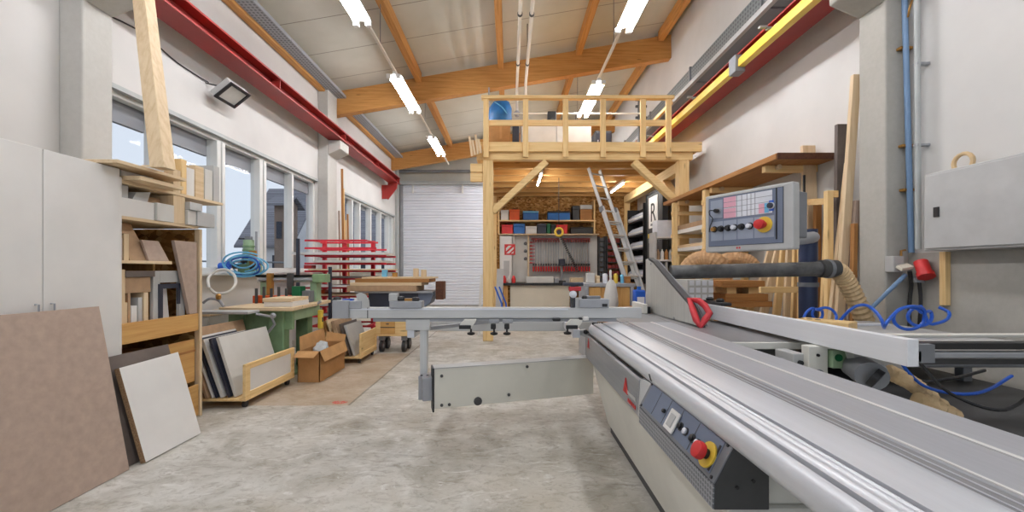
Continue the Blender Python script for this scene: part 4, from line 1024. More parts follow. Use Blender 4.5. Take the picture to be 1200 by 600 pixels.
# rip fence on the cast table
ff = []
XF = 1.74
f = box(XF, XF + .05, 1.79, 4.0, .925, 1.045).build('rip_fence', 'fencealu', SAW, bev=.003)
fb = MB().box(XF + .052, XF + .16, 1.86, 4.0, .93, .945); fb.box(XF + .052, XF + .07, 1.8, 4.0, .945, .99); fb.build('fence_base', 'grey', f)
box(XF + .052, XF + .13, 1.80, 1.83, .94, 1.02).build('fence_end_profile', 'midgrey', f)
box(XF + .02, XF + .11, 3.4, 3.75, 1.046, 1.075).build('push_stick', 'black', f, bev=.01)
for y in (3.5, 3.68): MB().lathe([(.03, 0), (.034, .015), (.02, .03)], (XF + .06, y, 1.075), (0, 0, 1), 12).build('fence_knob', 'black', f)
# fence guide rod and brackets over the open machine bay
MB().cyl((1.30 + .1, 2.42, .80), (3.2, 2.42, .80), .028, 16).build('guide_rod', 'grey', SAW, smooth=True)
br = box(1.68, 1.79, 2.30, 2.36, .74, .92).build('fence_bracket', 'sawwhite', SAW, bev=.006)
box(1.62, 1.69, 2.34, 2.5, .745, .87).build('rod_bracket', 'palegrey', br, bev=.006)
for x, z, m, r in ((1.655, .82, 'black', .014), (1.735, .765, 'midgrey', .026), (1.73, .87, 'black', .008)): MB().cyl((x, 2.335 if x < 1.7 else 2.30, z), (x, 2.32 if x < 1.7 else 2.29, z), r, 14).build('bracket_bolt', m, br)
box(1.80, 1.90, 2.28, 2.33, .80, .90).build('scale_block', 'green2', br, bev=.004); MB().cyl((1.83, 2.28, .86), (1.83, 2.272, .86), .02, 14).build('green_dot', 'dgreen', br)
MB().prism([(1.84, 2.2, .92), (2.1, 2.2, .92), (2.12, 2.2, .80), (2.02, 2.2, .76), (1.86, 2.2, .86)], (0, .06, 0)).build('fence_carrier', 'palegrey', br, bev=.004)
mc = MB(); mc.tube([P(1002, 428, 2.3), P(1022, 441, 2.05)], .07, 18); mc.build('motor_body', 'midgrey', SAW, smooth=True)
m2 = P(1022, 441, 2.05); MB().cyl(m2, m2 + Vector((.015, -.02, -.015)), .05, 16).build('motor_cap', 'black', SAW, smooth=True)
MB().cyl(P(1018, 437, 2.2), P(1032, 433, 2.1), .03, 14).build('clamp_screw', 'grey', SAW, smooth=True)
pts = spline([P(1040, 435, 2.1), P(1052, 441, 2.1), P(1068, 449, 2.12), P(1085, 462, 2.14), P(1115, 486, 2.2)], 6); MB().tube(pts, ribbed(pts, .034, .2), 12).build('dust_hose', 'beigehose', SAW)
pts = spline([P(1075, 470, 2.0), P(1090, 474, 2.0), P(1120, 490, 2.0)], 7); MB().tube(pts, ribbed(pts, .036, .2), 12).build('dust_hose', 'beigehose', SAW)
# lower tray of the open bay: dark, with rails and cables
box(2.01, 3.2, 1.75, 3.6, .56, .60).build('bay_floor', 'darkgrey', SAW); 
for x in (2.05, 3.12): box(x, x + .05, 1.8, 1.85, 0, .56).build('bay_leg', 'midgrey', SAW)
box(2.02, 3.2, 3.3, 3.36, .60, .85).build('bay_wall', 'darkgrey', SAW)
for z, y, m, r in ((.985, 1.95, 'black', .016), (.945, 1.93, 'grey', .012), (.90, 2.0, 'darkgrey', .014)): box(1.9, 3.3, y, y + .06, z - r, z + r).build('cross_rail', m, SAW, bev=.004)
box(1.93, 3.25, 2.2, 2.26, .985, 1.0).build('rail_cover', 'sawwhite', SAW, bev=.003)
for k in range(3):
    y = 2.0 + .12 * k; MB().tube(spline([(2.0, y, .9), (2.1, y - .05, .76), (2.3, y - .1, .70 + .04 * k), (2.6, y, .8)], 7), .008, 6).build('cable', 'black' if k != 1 else 'hoseblue', SAW)
# ------------------------------------------------------------------ left shelving with offcuts
SX, SB = -2.85, -3.62          # open front and back of the shelf
SY0, SY1 = 2.99, 3.80
def sz(py, px): return ZZ(py, DX(px, SX))
def sy(px): return DX(px, SX)
def tall_cupboard():
    t = thing('tall_cupboard', 'tall plain white cupboard at the left edge, beside the offcut shelf', 'cupboard', (-3.2, 2.5, 0))
    box(SB, SX - .01, 2.0, 2.985, .06, 2.09).build('body', 'white', t, bev=.004)
    box(SB + .03, SX - .04, 2.03, 2.96, 0, .06).build('plinth', 'offwhite', t)
    for a, c in ((2.0, 2.49), (2.495, 2.983)): box(SX - .01, SX + .012, a, c, .07, 2.085).build('door', 'white', t, bev=.003)
    for y in (2.45, 2.535): MB().tube([(SX + .012, y, 1.0), (SX + .035, y, 1.0), (SX + .035, y, 1.14), (SX + .012, y, 1.14)], .005, 6).build('handle', 'grey', t)
tall_cupboard()
t = thing('offcut_shelf', 'open wooden shelf unit packed with board offcuts at the left wall', 'shelf', (-3.23, 3.4, 0))
zt = [2.0, 1.735, 1.41, .93, .68]
box(SB, SX, SY0, SY0 + .022, 0, 2.03).build('side_panel', 'white', t, bev=.002)
box(SB, SX - .05, SY1 - .02, SY1, 0, 1.722).build('side_panel', 'osb', t, bev=.002)
box(SB, SB + .1, SY1 - .02, SY1, 1.722, 1.98).build('rear_post', 'light_z', t)
box(SX - .05, SX, SY1 - .03, SY1, 0, 1.722).build('front_post', 'light_z', t, bev=.003)
box(SB, SB + .012, SY0 + .022, SY1 - .02, .3, 1.73).build('back_panel', 'osb', t)
box(SB + .0, SX, SY0 + .022, SY1 + .28, zt[0] - .012, zt[0] + .012).build('shelf_board', 'light_y', t, bev=.002)
box(SB + .012, SX, SY0 + .022, SY1 - .045, zt[1] - .012, zt[1] + .012).build('shelf_board', 'light_y', t, bev=.002)
box(SB + .012, SX, SY0 + .022, 3.46, zt[2] - .014, zt[2] + .01).build('shelf_board', 'light_y', t, bev=.002)
box(SB + .012, SX - .02, SY0 + .022, SY1 - .045, zt[3] - .02, zt[3]).build('shelf_board', 'oak_y', t)
box(SX - .022, SX, SY0 + .022, SY1 - .045, .795, .95).build('front_board', 'gold_y', t, bev=.003)
box(SB + .012, SX - .03, SY0 + .022, SY1 - .045, .60, .62).build('shelf_board', 'oak_y', t)
box(SX - .06, SX - .035, SY0 + .022, SY1 - .045, .33, .715).build('front_board', 'gold_y', t, bev=.003)
box(SX - .022, SX, SY0 + .022, SY1 - .045, .02, .30).build('front_board', 'gold_y', t, bev=.003)
box(SB + .012, SX - .03, SY0 + .022, SY1 - .045, .0, .02).build('shelf_board', 'oak_y', t)
box(SX - .34, SX - .32, 3.3, 3.33, 1.42, 1.72).build('divider', 'light_z', t)
box(SX - .5, SX - .16, 3.46, 3.48, .955, 1.43).build('divider', 'gold_z', t)
def item(name, px0, px1, py0, py1, m, label, d=.3, back=.0, cat='offcut', bev=.003, zf=None):
    y0, y1 = sy(px0), sy(px1); ya = (y0 + y1) / 2
    z0 = zf if zf is not None else ZZ(py1, ya); z1 = ZZ(py0, ya)
    return tag(box(SX - back - d, SX - back, y0 + .001, y1 - .001, z0, z1).build(name, m, bev=bev), label, cat)
zA = zt[0] + .0125
# on the very top
tag(box(SX - .6, SX + .13, 3.02, 3.42, zA, zA + .03).build('wood_sheet', 'light_y', bev=.002), 'lowest pale board of the stack on top of the offcut shelf', 'board')
tag(box(SX - .65, SX - .02, 3.03, 3.3, zA + .031, zA + .075).build('white_sheet', 'white', bev=.002), 'white board in the middle of the stack on top of the shelf', 'board')
tag(box(SX - .7, SX + .13, 2.84, 3.45, zA + .08, zA + .104).build('wood_sheet', 'light_y', bev=.002), 'uppermost wide pale board on top of the offcut shelf', 'board')
item('wood_block', 203, 212, 199, 207, 'light_z', 'small upright pale block behind the top board stack', .08, zf=zA)
item('wood_block', 212.5, 219, 187, 207, 'pine_z', 'taller pale block beside the stack on the shelf top', .1, zf=zA)
for k, (px0, px1, py0, m, dd, lb) in enumerate(((222, 233, 197, 'white', .5, 'white strip standing on the far half of the shelf top'), (234, 244, 195, 'light_y', .5, 'pale strip right of the white one on the shelf top'),
                                             (245, 254, 199, 'offwhite', .5, 'low offwhite strip near the far end of the shelf top'), (255, 262, 195, 'palegrey', .4, 'grey strip at the far end of the shelf top by the window'))):
    item('offcut_strip', px0, px1, py0, 213, m, lb, dd, .04, zf=zA)
# second tier: white boxes
zB = zt[1] + .0125
tag(box(SX - .4, SX - .03, 3.02, 3.095, zB + .14, zB + .235).build('offcut_block', 'palegrey', bev=.003), 'grey block on top of the white blocks at the near end of the second tier', 'offcut')
tag(box(SX - .4, SX - .01, 3.015, 3.30, zB, zB + .138).build('offcut_block', 'white', bev=.003), 'longest white block on the second shelf tier', 'offcut')
tag(box(SX - .4, SX + .01, 3.305, 3.47, zB, zB + .145).build('offcut_block', 'offwhite', bev=.003), 'white block right of the longest one on the second tier', 'offcut')
tag(MB().prism([(SX - .03, 3.13, zB + .14), (SX - .03, 3.26, zB + .14), (SX - .03, 3.29, zB + .225), (SX - .03, 3.16, zB + .2)], (-.35, 0, 0)).build('offcut_wedge', 'palegrey', bev=.002), 'slanted pale wedge lying on the longest white block', 'offcut')
tag(box(SX - .35, SX - .1, 3.3, 3.46, zB + .147, zB + .20).build('offcut_strip', 'mdf', bev=.003), 'brown strip lying over the second white block', 'offcut')
tag(box(SX - .35, SX - .0, 3.475, 3.60, zB, zB + .235).build('offcut_block', 'light_z', bev=.003), 'tall pale block standing in the second tier', 'offcut')
tag(box(SX - .35, SX + .02, 3.605, 3.70, zB, zB + .13).build('offcut_block', 'offwhite', bev=.003), 'low offwhite block near the far end of the second tier', 'offcut')
tag(box(SX - .35, SX + .04, 3.605, 3.75, zB + .132, zB + .2).build('offcut_block', 'palegrey', bev=.003), 'grey block lying on the low offwhite one, second tier', 'offcut')
tag(box(SX - .18, SX + .03, 3.705, 3.92, zB, zB + .13).build('offcut_block', 'palegrey', bev=.003), 'grey block overhanging the far end of the second tier', 'offcut')
# third tier: leaning brown boards
zC = zt[2] + .0105
def lean(y0, y1, h, dy, m, label, name='offcut_board', z0=zC, x0=SX - .35, x1=SX - .03, th=.016, cat='offcut'):
    return tag(MB().prism([(x0, y0, z0), (x0, y0 + th, z0), (x0, y1 + th, z0 + h), (x0, y1, z0 + h)], (x1 - x0, 0, 0)).build(name, m, bev=.002), label, cat)
tag(box(SX - .3, SX - .03, 3.03, 3.05, zC, zC + .16).build('offcut_block', 'mdfp', bev=.002), 'thin upright brown strip at the near end of the third tier', 'offcut')
tag(box(SX - .3, SX - .03, 3.06, 3.10, zC, zC + .20).build('offcut_block', 'light_z', bev=.002), 'upright pale strip beside the brown one on the third tier', 'offcut')
b = MB().hexa([(SX - .06, 3.11, zC), (SX - .03, 3.11, zC), (SX - .03, 3.29, zC), (SX - .06, 3.29, zC)], [(SX - .16, 3.10, zC + .29), (SX - .13, 3.10, zC + .29), (SX - .13, 3.22, zC + .29), (SX - .16, 3.22, zC + .29)])
tag(b.build('offcut_board', 'mdf', bev=.002), 'larger slanted brown board leaning on the third tier', 'offcut')
b = MB().hexa([(SX - .03, 3.25, zC), (SX - .01, 3.25, zC), (SX - .01, 3.445, zC), (SX - .03, 3.445, zC)], [(SX - .065, 3.225, zC + .165), (SX - .045, 3.225, zC + .165), (SX - .045, 3.38, zC + .165), (SX - .065, 3.38, zC + .165)])
tag(b.build('offcut_board', 'mdfp', bev=.002), 'smaller slanted brown board leaning on the third tier', 'offcut')
# fourth tier
zD = zt[3] + .001
tag(box(SX - .3, SX - .03, 3.02, 3.07, zD, zD + .42).build('wood_post', 'light_z', bev=.002), 'upright pale strip at the near end of the fourth tier', 'offcut')
tag(box(SX - .3, SX - .05, 3.075, 3.31, zD + .24, zD + .36).build('offcut_block', 'mdf', bev=.002), 'brown block lying high in the fourth tier', 'offcut')
tag(box(SX - .3, SX - .03, 3.075, 3.33, zD + .362, zD + .41).build('offcut_strip', 'greybrown', bev=.002), 'dark brown strip on the brown block in the fourth tier', 'offcut')
for k, (a, c, h, m, lb) in enumerate(((3.075, 3.11, .17, 'light_z', 'pale stick standing under the brown block, first'), (3.115, 3.135, .24, 'mdf', 'brown stick standing under the brown block, second'), (3.14, 3.19, .14, 'white', 'low white strip standing in the fourth tier'), (3.20, 3.235, .2, 'palegrey', 'grey strip standing beside the low white strip'), (3.25, 3.29, .238, 'light_z', 'tall pale strip standing under the far end of the brown block'))):
    tag(box(SX - .25, SX - .05, a, c, zD, zD + h).build('offcut_strip', m, bev=.002), lb, 'offcut')
t = thing('u_shaped_offcut', 'grey rectangular frame with a dark inner edge standing in the fourth tier', 'frame', (SX - .1, 3.5, zD))
for (a, c, z0, z1) in ((3.335, 3.40, 0, .41), (3.60, 3.66, 0, .41), (3.40, 3.60, .31, .41)): box(SX - .08, SX - .05, a, c, zD + z0, zD + z1).build('frame_side', 'palegrey', t, bev=.002)
for (a, c, z0, z1) in ((3.38, 3.42, 0, .30), (3.42, 3.60, .26, .30), (3.57, 3.60, .12, .26)): box(SX - .05, SX - .042, a, c, zD + z0, zD + z1).build('dark_edge', 'navy', t)
b = MB().hexa([(SX - .12, 3.43, zD), (SX - .10, 3.43, zD), (SX - .1, 3.55, zD), (SX - .12, 3.55, zD)], [(SX - .14, 3.43, zD + .26), (SX - .12, 3.43, zD + .26), (SX - .12, 3.55, zD + .26), (SX - .14, 3.55, zD + .26)])
tag(b.build('offcut_board', 'white', bev=.002), 'white board standing inside the grey frame', 'offcut')
# sheets standing at the far end, between tiers
y0 = 3.665
tag(MB().hexa([(SX - .035, 3.66, .952), (SX - .005, 3.66, .952), (SX - .005, 3.745, .952), (SX - .035, 3.745, .952)], [(SX - .035, 3.49, 1.6), (SX - .005, 3.49, 1.6), (SX - .005, 3.74, 1.6), (SX - .035, 3.74, 1.6)]).build('tall_offcut', 'mdfp', bev=.002), 'tall pinkish grey board standing at the far end of the shelf', 'board')
# lowest tier crates
tag(box(SX - .5, SX - .07, 3.04, 3.4, .622, .70).build('offcut_block', 'oak_y', bev=.003), 'brown offcut lying in the low gap under the front board', 'offcut')

# tall square timber standing on the shelf top, leaning to the wall
a, c = P(191, 185, 3.12), P(166, -22, 3.62)
zz = zA + .105; a.z = zz
d = (c - a).normalized(); b = MB(); s = .055
up = Vector((0, 0, 1))
q0 = [a + Vector((x, y, 0)) for x, y in ((-s, -s), (s, -s), (s, s), (-s, s))]; e = Vector((c.x - a.x, c.y - a.y, c.z - a.z)) * 1.04
b.hexa(q0, [p + e for p in q0])
tag(b.build('square_timber', 'light_z', bev=.004), 'tall pale square timber standing on the shelf top before the window', 'timber')

# sheets leaning in front
def sheet(name, label, m, y0, y1, xb, xt, zt_, th, edge=None, cat='board', zt2=None, yt0=None):
    t = thing(name, label, cat, ((xb), (y0 + y1) / 2, 0))
    v = Vector((xt - xb, 0, zt_)).normalized(); n = Vector((v.z, 0, -v.x))
    zt2 = zt2 or zt_; k = zt2 / zt_
    top0 = Vector((xt, y0, zt_)); top1 = Vector((xb + (xt - xb) * k, y1, zt2))
    lo0, lo1 = Vector((xb, y0, .0)), Vector((xb, y1, .0))
    dz = n * -th
    lift = Vector((0, 0, max(0, -dz.z)))
    MB().hexa([lo0 + lift, lo1 + lift, lo1 + dz + lift, lo0 + dz + lift], [top0 + lift, top1 + lift, top1 + dz + lift, top0 + dz + lift]).build('panel_face', m, t, bev=.0015)
    if edge: 
        s = Vector((0, -.002, 0)); MB().hexa([lo0 + lift + s, lo0 + lift - s * .0, lo0 + dz + lift, lo0 + dz + lift + s], [top0 + lift + s, top0 + lift, top0 + dz + lift, top0 + dz + lift + s]).build('panel_edge', edge, t)
    return t
sheet('fibreboard_sheet', 'large brown fibreboard sheet leaning on the white cupboard at the left edge', 'mdfp', 1.95, 2.76, -2.56, -2.765, 1.10, .02)
sheet('dark_board', 'dark grey brown board leaning behind the white panel', 'greybrown', 2.77, 3.36, -2.60, -2.80, .735, .02, zt2=.735)
sheet('white_sheet', 'thick white panel with chipboard edges leaning in front of the shelf', 'white', 2.85, 3.36, -2.53, -2.715, .655, .036, 'chip', zt2=.665)

# ------------------------------------------------------------------ dollies with panels
def dolly(name, label, x0, x1, y0, y1, zf, fm='palegrey', nearface=True):
    """low wooden cart: base on castors and a framed front on the aisle side (x1)"""
    t = thing(name, label, 'panel cart', ((x0 + x1) / 2, (y0 + y1) / 2, 0))
    box(x0, x1, y0, y1, .075, .10).build('base_board', 'pine_y', t, bev=.003)
    w = .055
    fz0 = .10
    for a, c, p, q in ((y0, y0 + w * 1.3, fz0, zf), (y1 - w * 1.3, y1, fz0, zf), (y0 + w * 1.3, y1 - w * 1.3, zf - w, zf), (y0 + w * 1.3, y1 - w * 1.3, fz0, fz0 + w)):
        box(x1 - .03, x1, a, c, p, q).build('front_frame', 'pine_y', t, bev=.003)
    box(x1 - .02, x1 - .008, y0 + w * 1.3, y1 - w * 1.3, fz0 + w, zf - w).build('front_infill', fm, t)
    box(x0, x0 + .025, y0, y1, .10, .18).build('rear_stop', 'pine_y', t)
    for x in (x0 + .06, x1 - .05):
        for y in (y0 + .07, y1 - .07):
            cs = MB().cyl((x - .014, y, .034), (x + .014, y, .034), .034, 14).build('castor', 'black', t, smooth=True)
            box(x - .022, x + .022, y - .02, y + .02, .06, .075).build('castor_plate', 'grey', cs)
    return t
def leanset(items, y1s):
    for (xb, xt, z0, h, ya, yb_, th, m, lb, nm) in items:
        v = Vector((xt - xb, 0, h)); vn = v.normalized(); n = Vector((vn.z, 0, -vn.x)) * -th
        p = [Vector((xb, ya, z0)), Vector((xb, yb_, z0)), Vector((xb, yb_, z0)) + n, Vector((xb, ya, z0)) + n]
        lift = max(0, -n.z); p = [q + Vector((0, 0, lift)) for q in p]
        tag(MB().hexa(p, [q + v for q in p]).build(nm, m, bev=.002), lb, 'panel')
dolly('panel_cart', 'wooden panel cart with pale infill, nearest, in front of the green machine', -3.13, -2.55, 3.96, 4.86, .43, 'white')
leanset([(-2.66, -2.84, .102, .58, 4.0, 4.78, .03, 'offwhite', 'pale panel nearest the framed front of the first cart', 'leaning_sheet'),
         (-2.715, -2.905, .102, .57, 3.99, 4.66, .03, 'navy', 'dark panel behind the first pale one on the nearest cart', 'leaning_sheet'),
         (-2.77, -2.97, .102, .56, 3.975, 4.6, .035, 'offwhite', 'white panel in the middle of the nearest cart', 'leaning_sheet'),
         (-2.83, -3.03, .102, .57, 3.97, 4.55, .02, 'navy', 'thin dark panel between two white ones on the nearest cart', 'leaning_sheet'),
         (-2.865, -3.075, .102, .58, 3.97, 4.6, .02, 'white', 'white panel at the back of the nearest cart', 'leaning_sheet'),
         (-2.91, -3.125, .102, .66, 3.95, 4.8, .025, 'mdf', 'tall brown fibreboard panel at the back of the nearest cart', 'leaning_sheet'),
         (-2.955, -3.19, .102, .60, 3.93, 4.4, .025, 'chip', 'rough chipboard piece rearmost on the nearest cart', 'leaning_sheet')], 0)
dolly('panel_cart', 'wooden panel cart beyond the cardboard box', -2.68, -2.12, 5.86, 6.55, .43, 'pine_y')
leanset([(-2.22, -2.36, .102, .44, 5.9, 6.5, .03, 'palegrey', 'grey panel nearest the front of the second cart', 'leaning_sheet'),
         (-2.275, -2.43, .102, .46, 5.89, 6.5, .025, 'greybrown', 'dark brown panel second from the front of the second cart', 'leaning_sheet'),
         (-2.36, -2.52, .102, .50, 5.88, 6.5, .05, 'mdf', 'thick brown panel in the middle of the second cart', 'leaning_sheet'),
         (-2.44, -2.62, .102, .52, 5.88, 6.5, .02, 'light_y', 'pale wooden panel right of the oak one on the second cart', 'leaning_sheet'),
         (-2.48, -2.67, .102, .5, 5.88, 6.5, .025, 'oak_y', 'oak coloured panel near the back of the second cart', 'leaning_sheet'),
         (-2.53, -2.73, .102, .48, 5.88, 6.5, .025, 'pine_y', 'pine panel rearmost on the second cart', 'leaning_sheet')], 0)
# open cardboard box
t = thing('cardboard_box', 'open brown cardboard box on the floor between the two panel carts', 'box', (-2.43, 5.25, 0))
bx0, bx1, by0, by1, bh = -2.535, -2.27, 4.9, 5.64, .37
for a in ((bx0, bx1, by0, by0 + .008), (bx0, bx1, by1 - .008, by1), (bx0, bx0 + .008, by0, by1), (bx1 - .008, bx1, by0, by1)): box(*a, .004, bh).build('box_side', 'card', t)
box(bx0, bx1, by0, by1, 0, .006).build('box_bottom', 'card', t)
def flap(a, b_, c, d): MB().prism([Vector(q) for q in (a, b_, c, d)], (0, 0, .006)).build('flap', 'cardin', t)
flap((bx0, by0, bh), (bx1, by0, bh), (bx1 - .03, by0 - .1, bh - .06), (bx0 + .02, by0 - .12, bh - .05))
flap((bx1, by0, bh), (bx1, by1, bh), (bx1 + .05, by1 - .02, bh - .13), (bx1 + .05, by0 + .02, bh - .13))
MB().hexa([(bx0, by0 + .05, bh), (bx0 + .006, by0 + .05, bh), (bx0 + .006, by1, bh), (bx0, by1, bh)], [(bx0 - .03, by0 + .1, bh + .16), (bx0 - .024, by0 + .1, bh + .16), (bx0 - .02, by1, bh + .18), (bx0 - .026, by1, bh + .18)]).build('flap', 'cardin', t)
MB().hexa([(bx0, by1, bh), (bx1, by1, bh), (bx1, by1 + .006, bh), (bx0, by1 + .006, bh)], [(bx0, by1 + .05, bh + .12), (bx1, by1 + .05, bh + .08), (bx1, by1 + .056, bh + .08), (bx0, by1 + .056, bh + .12)]).build('flap', 'cardin', t)
b = MB(); b.lathe([(.05, 0), (.08, .08), (.09, .2), (.085, .32), (.05, .39), (.01, .41)], (-2.405, 5.25, .01), n=12)
for v in b.bm.verts: v.co += Vector((R.uniform(-.025, .025), R.uniform(-.03, .03), R.uniform(0, .02)))
tag(b.build('film_bundle', 'plastic_sheet'), 'crumpled clear film stuffed in the open cardboard box', 'plastic film')

# ------------------------------------------------------------------ green machine with tables
G = thing('boring_machine', 'green woodworking machine with work table and blue air hoses by the window', 'machine', (-3.1, 5.3, 0))
TZ = .90
MB().prism([(-3.45, 4.86, TZ - .04), (-2.56, 4.82, TZ - .04), (-2.66, 6.1, TZ - .04), (-3.45, 6.1, TZ - .04)], (0, 0, .04)).build('work_table', 'light_x', G, bev=.005)
box(-3.62, -2.95, 4.62, 4.84, .845, .875).build('front_table', 'palegrey', G, bev=.005)
for x, y, w in ((-2.92, 4.95, .19), (-3.4, 4.95, .19), (-2.95, 5.65, .17), (-3.4, 5.65, .17)): box(x, x + w, y, y + .14, .03, TZ - .04).build('leg', 'green', G, bev=.012)
box(-3.42, -2.64, 4.98, 5.04, .62, .855).build('apron', 'green', G, bev=.008); box(-2.72, -2.66, 5.07, 5.75, .72, .855).build('side_apron', 'green2', G, bev=.008)
box(-3.42, -2.74, 5.0, 5.8, 0, .04).build('floor_frame', 'green', G, bev=.008)
box(-3.28, -2.95, 5.02, 5.06, .2, .6).build('door_panel', 'darkgrey', G, bev=.005)
MB().tube([P(300, 368, 4.78), P(318, 371, 4.84), P(322, 380, 4.86), P(313, 391, 4.87)], .016, 8).build('lever', 'grey', G, smooth=True); MB().lathe([(.02, -.03), (.034, 0), (.02, .03)], P(320, 370, 4.75), (0, 1, 0), 10).build('lever_joint', 'grey', G)
box(-2.6, -2.55, 5.55, 5.62, .55, .8).build('switch_box', 'yellow', G, bev=.006); box(-2.55, -2.545, 5.57, 5.60, .64, .7).build('switch', 'black', G)
MB().tube([P(352, 368, 5.6), P(366, 361, 5.6), P(376, 353, 5.6)], .018, 8).build('brace_rod', 'grey', G)
# upper work: fence beam, boring head, motor, hoses
box(-3.55, -2.7, 5.75, 5.85, 1.17, 1.25).build('cross_beam', 'offwhite', G, bev=.006); MB().cyl((-3.5, 5.73, 1.21), (-2.62, 5.73, 1.21), .022, 12).build('guide_bar', 'grey', G, smooth=True); box(-2.75, -2.56, 5.7, 5.86, 1.17, 1.29).build('beam_head', 'green', G, bev=.012)
for xx in (-3.36, -3.08): box(xx, xx + .07, 5.66, 5.73, 1.0, 1.3).build('clamp_column', 'brass' if xx < -3.2 else 'darkgrey', G, bev=.006); box(-3.55, -2.6, 5.72, 5.76, 1.25, 1.275).build('cross_rail', 'darkgrey', G, bev=.004)
for x in (-3.5, -2.8): box(x, x + .09, 5.75, 5.9, TZ, 1.2).build('beam_post', 'green2', G, bev=.006)
box(-3.45, -2.98, 5.5, 5.62, TZ, 1.0).build('red_fence', 'orange', G, bev=.006)
for k in range(5): 
    x = -3.38 + k * .1; MB().cyl((x, 5.47, TZ), (x, 5.47, 1.1 + .02 * (k % 2)), .018, 10).build('boring_spindle', 'darkgrey', G); 
cx, cy = XX(293, 5.95), 5.95
box(cx - .12, cx + .12, cy - .1, cy + .1, 1.27, 1.45).build('head_base', 'green', G, bev=.015)
MB().cyl((cx - .02, cy, 1.45), (cx - .02, cy, 1.78), .07, 16).build('motor', 'green2', G, smooth=True)
for z in (1.5, 1.56, 1.62, 1.68): MB().cyl((cx - .02, cy, z), (cx - .02, cy, z + .02), .082, 16).build('cooling_rib', 'green', G)
MB().cyl((cx - .02, cy, 1.78), (cx - .02, cy, 1.83), .05, 14).build('motor_cap', 'midgrey', G); MB().cyl((cx - .16, cy, 1.8), (cx - .03, cy, 1.8), .012, 8).build('head_handle', 'black', G)
MB().cyl((cx + .11, cy - .03, 1.45), (cx + .11, cy - .03, 1.9), .016, 8).build('guide_rod', 'grey', G); MB().cyl((cx + .08, cy - .06, 1.42), (cx + .08, cy - .06, 1.62), .05, 14).build('air_cylinder', 'brass', G, smooth=True)
for q, m in (((.14, -.12, 1.38), 'black'), ((.2, -.1, 1.44), 'redbrown'), ((-.1, -.13, 1.40), 'darkgrey'), ((.02, -.13, 1.47), 'black')): MB().lathe([(.02, 0), (.04, .02), (.04, .06), (.02, .08)], (cx + q[0], cy + q[1], q[2]), (0, -1, 0), 10).build('valve_knob', m, G)
for k in range(9):
    ph = k * .8; rr = .15 + .04 * (k % 4)
    pts = [(cx + .05 + rr * 1.15 * math.cos(a + ph), cy - .17 - .008 * k + .03 * math.sin(2 * a), 1.36 + rr * .55 * math.sin(a + ph) + .012 * k) for a in [i * math.pi / 12 for i in range(6, 24)]]
    MB().tube(pts, .012, 6).build('air_hose', 'hoseblue' if k % 4 == 1 else 'lhose', G)
MB().cyl(P(257, 312, 5.9), P(273, 310, 5.9), .05, 14).build('blue_canister', 'hoseblue', G, smooth=True)
pts = spline([P(245, 338, 5.2), P(244, 327, 5.3), P(252, 318, 5.4), P(264, 316, 5.45), P(274, 322, 5.4), P(276, 333, 5.3), P(268, 342, 5.2), P(254, 344, 5.15), P(246, 338, 5.12)], 6)
MB().tube(pts, .018, 8).build('extraction_hose', 'whitehose', G, smooth=True)
pts = spline([P(238, 355, 4.9), P(246, 350, 4.9), P(256, 352, 4.9), P(262, 359, 4.88)], 6); MB().tube(pts, .016, 8).build('bent_tube', 'grey', G, smooth=True)
MB().lathe([(.02, 0), (.03, .02), (.03, .05), (.015, .07)], P(256, 351, 4.88), (0, 0, 1), 10).build('tube_valve', 'brass', G)
box(-2.98, -2.86, 5.6, 5.75, TZ, 1.12).build('green_box', 'dgreen', G, bev=.008)
box(-2.85, -2.74, 5.62, 5.76, TZ, 1.06).build('grey_box', 'midgrey', G, bev=.008)
# board stack on the table
tag(box(-2.97, -2.62, 4.95, 5.35, TZ + .001, TZ + .06).build('lying_sheet', 'white', bev=.003), 'white panel lying on the green machine table', 'panel')
tag(box(-2.98, -2.63, 4.94, 5.36, TZ + .061, TZ + .105).build('lying_sheet', 'light_x', bev=.003), 'pale wooden panel lying on the white one on the machine table', 'panel')
# cupboard under the window, behind the machine
cupboard(-4.0, -3.66, 5.0, 6.9, .0, .78, 'low pale cupboard under the front windows behind the green machine', 4)

# ------------------------------------------------------------------ red drying rack with boards
RK = thing('drying_rack', 'red metal rack with many levels of arms between the windows', 'rack', (-3.0, 7.6, 0))
rx0, rx1, RY = -3.72, -2.24, 7.45
tiers = [1.88, 1.74, 1.60, 1.46, 1.32, 1.18, 1.02, .86, .68, .50, .32]
for x in (rx0 + .02, rx0 + .42, rx1 - .5): box(x, x + .07, RY + .64, RY + .71, 0, 1.92).build('upright', 'rackred', RK, bev=.005)
for x in (rx0 + .02, rx1 - .5): box(x, x + .07, RY - .14, RY + .9, 0, .06).build('foot', 'rackred', RK, bev=.005)
box(rx0 - .05, rx0 + .0, RY - .22, RY - .17, .0, 1.9).build('front_post', 'navy', RK, bev=.005); box(rx0 + .52, rx0 + .57, RY - .22, RY - .17, .0, 1.4).build('front_post', 'navy', RK, bev=.005)
for i, z in enumerate(tiers):
    x1 = rx1 - (.35 if i == 0 else .18 if i == 1 else 0)
    box(rx0, x1, RY - .02, RY + .015, z - .017, z + .017).build('tier_bar', 'rackred', RK, bev=.004)
    box(rx0, x1, RY + .6, RY + .635, z - .017, z + .017).build('tier_bar', 'rackred', RK, bev=.004)
    for x in (rx0 + .1, rx0 + .6, rx0 + 1.1): box(x, x + .03, RY + .015, RY + .6, z - .012, z + .012).build('tier_arm', 'rackred', RK)
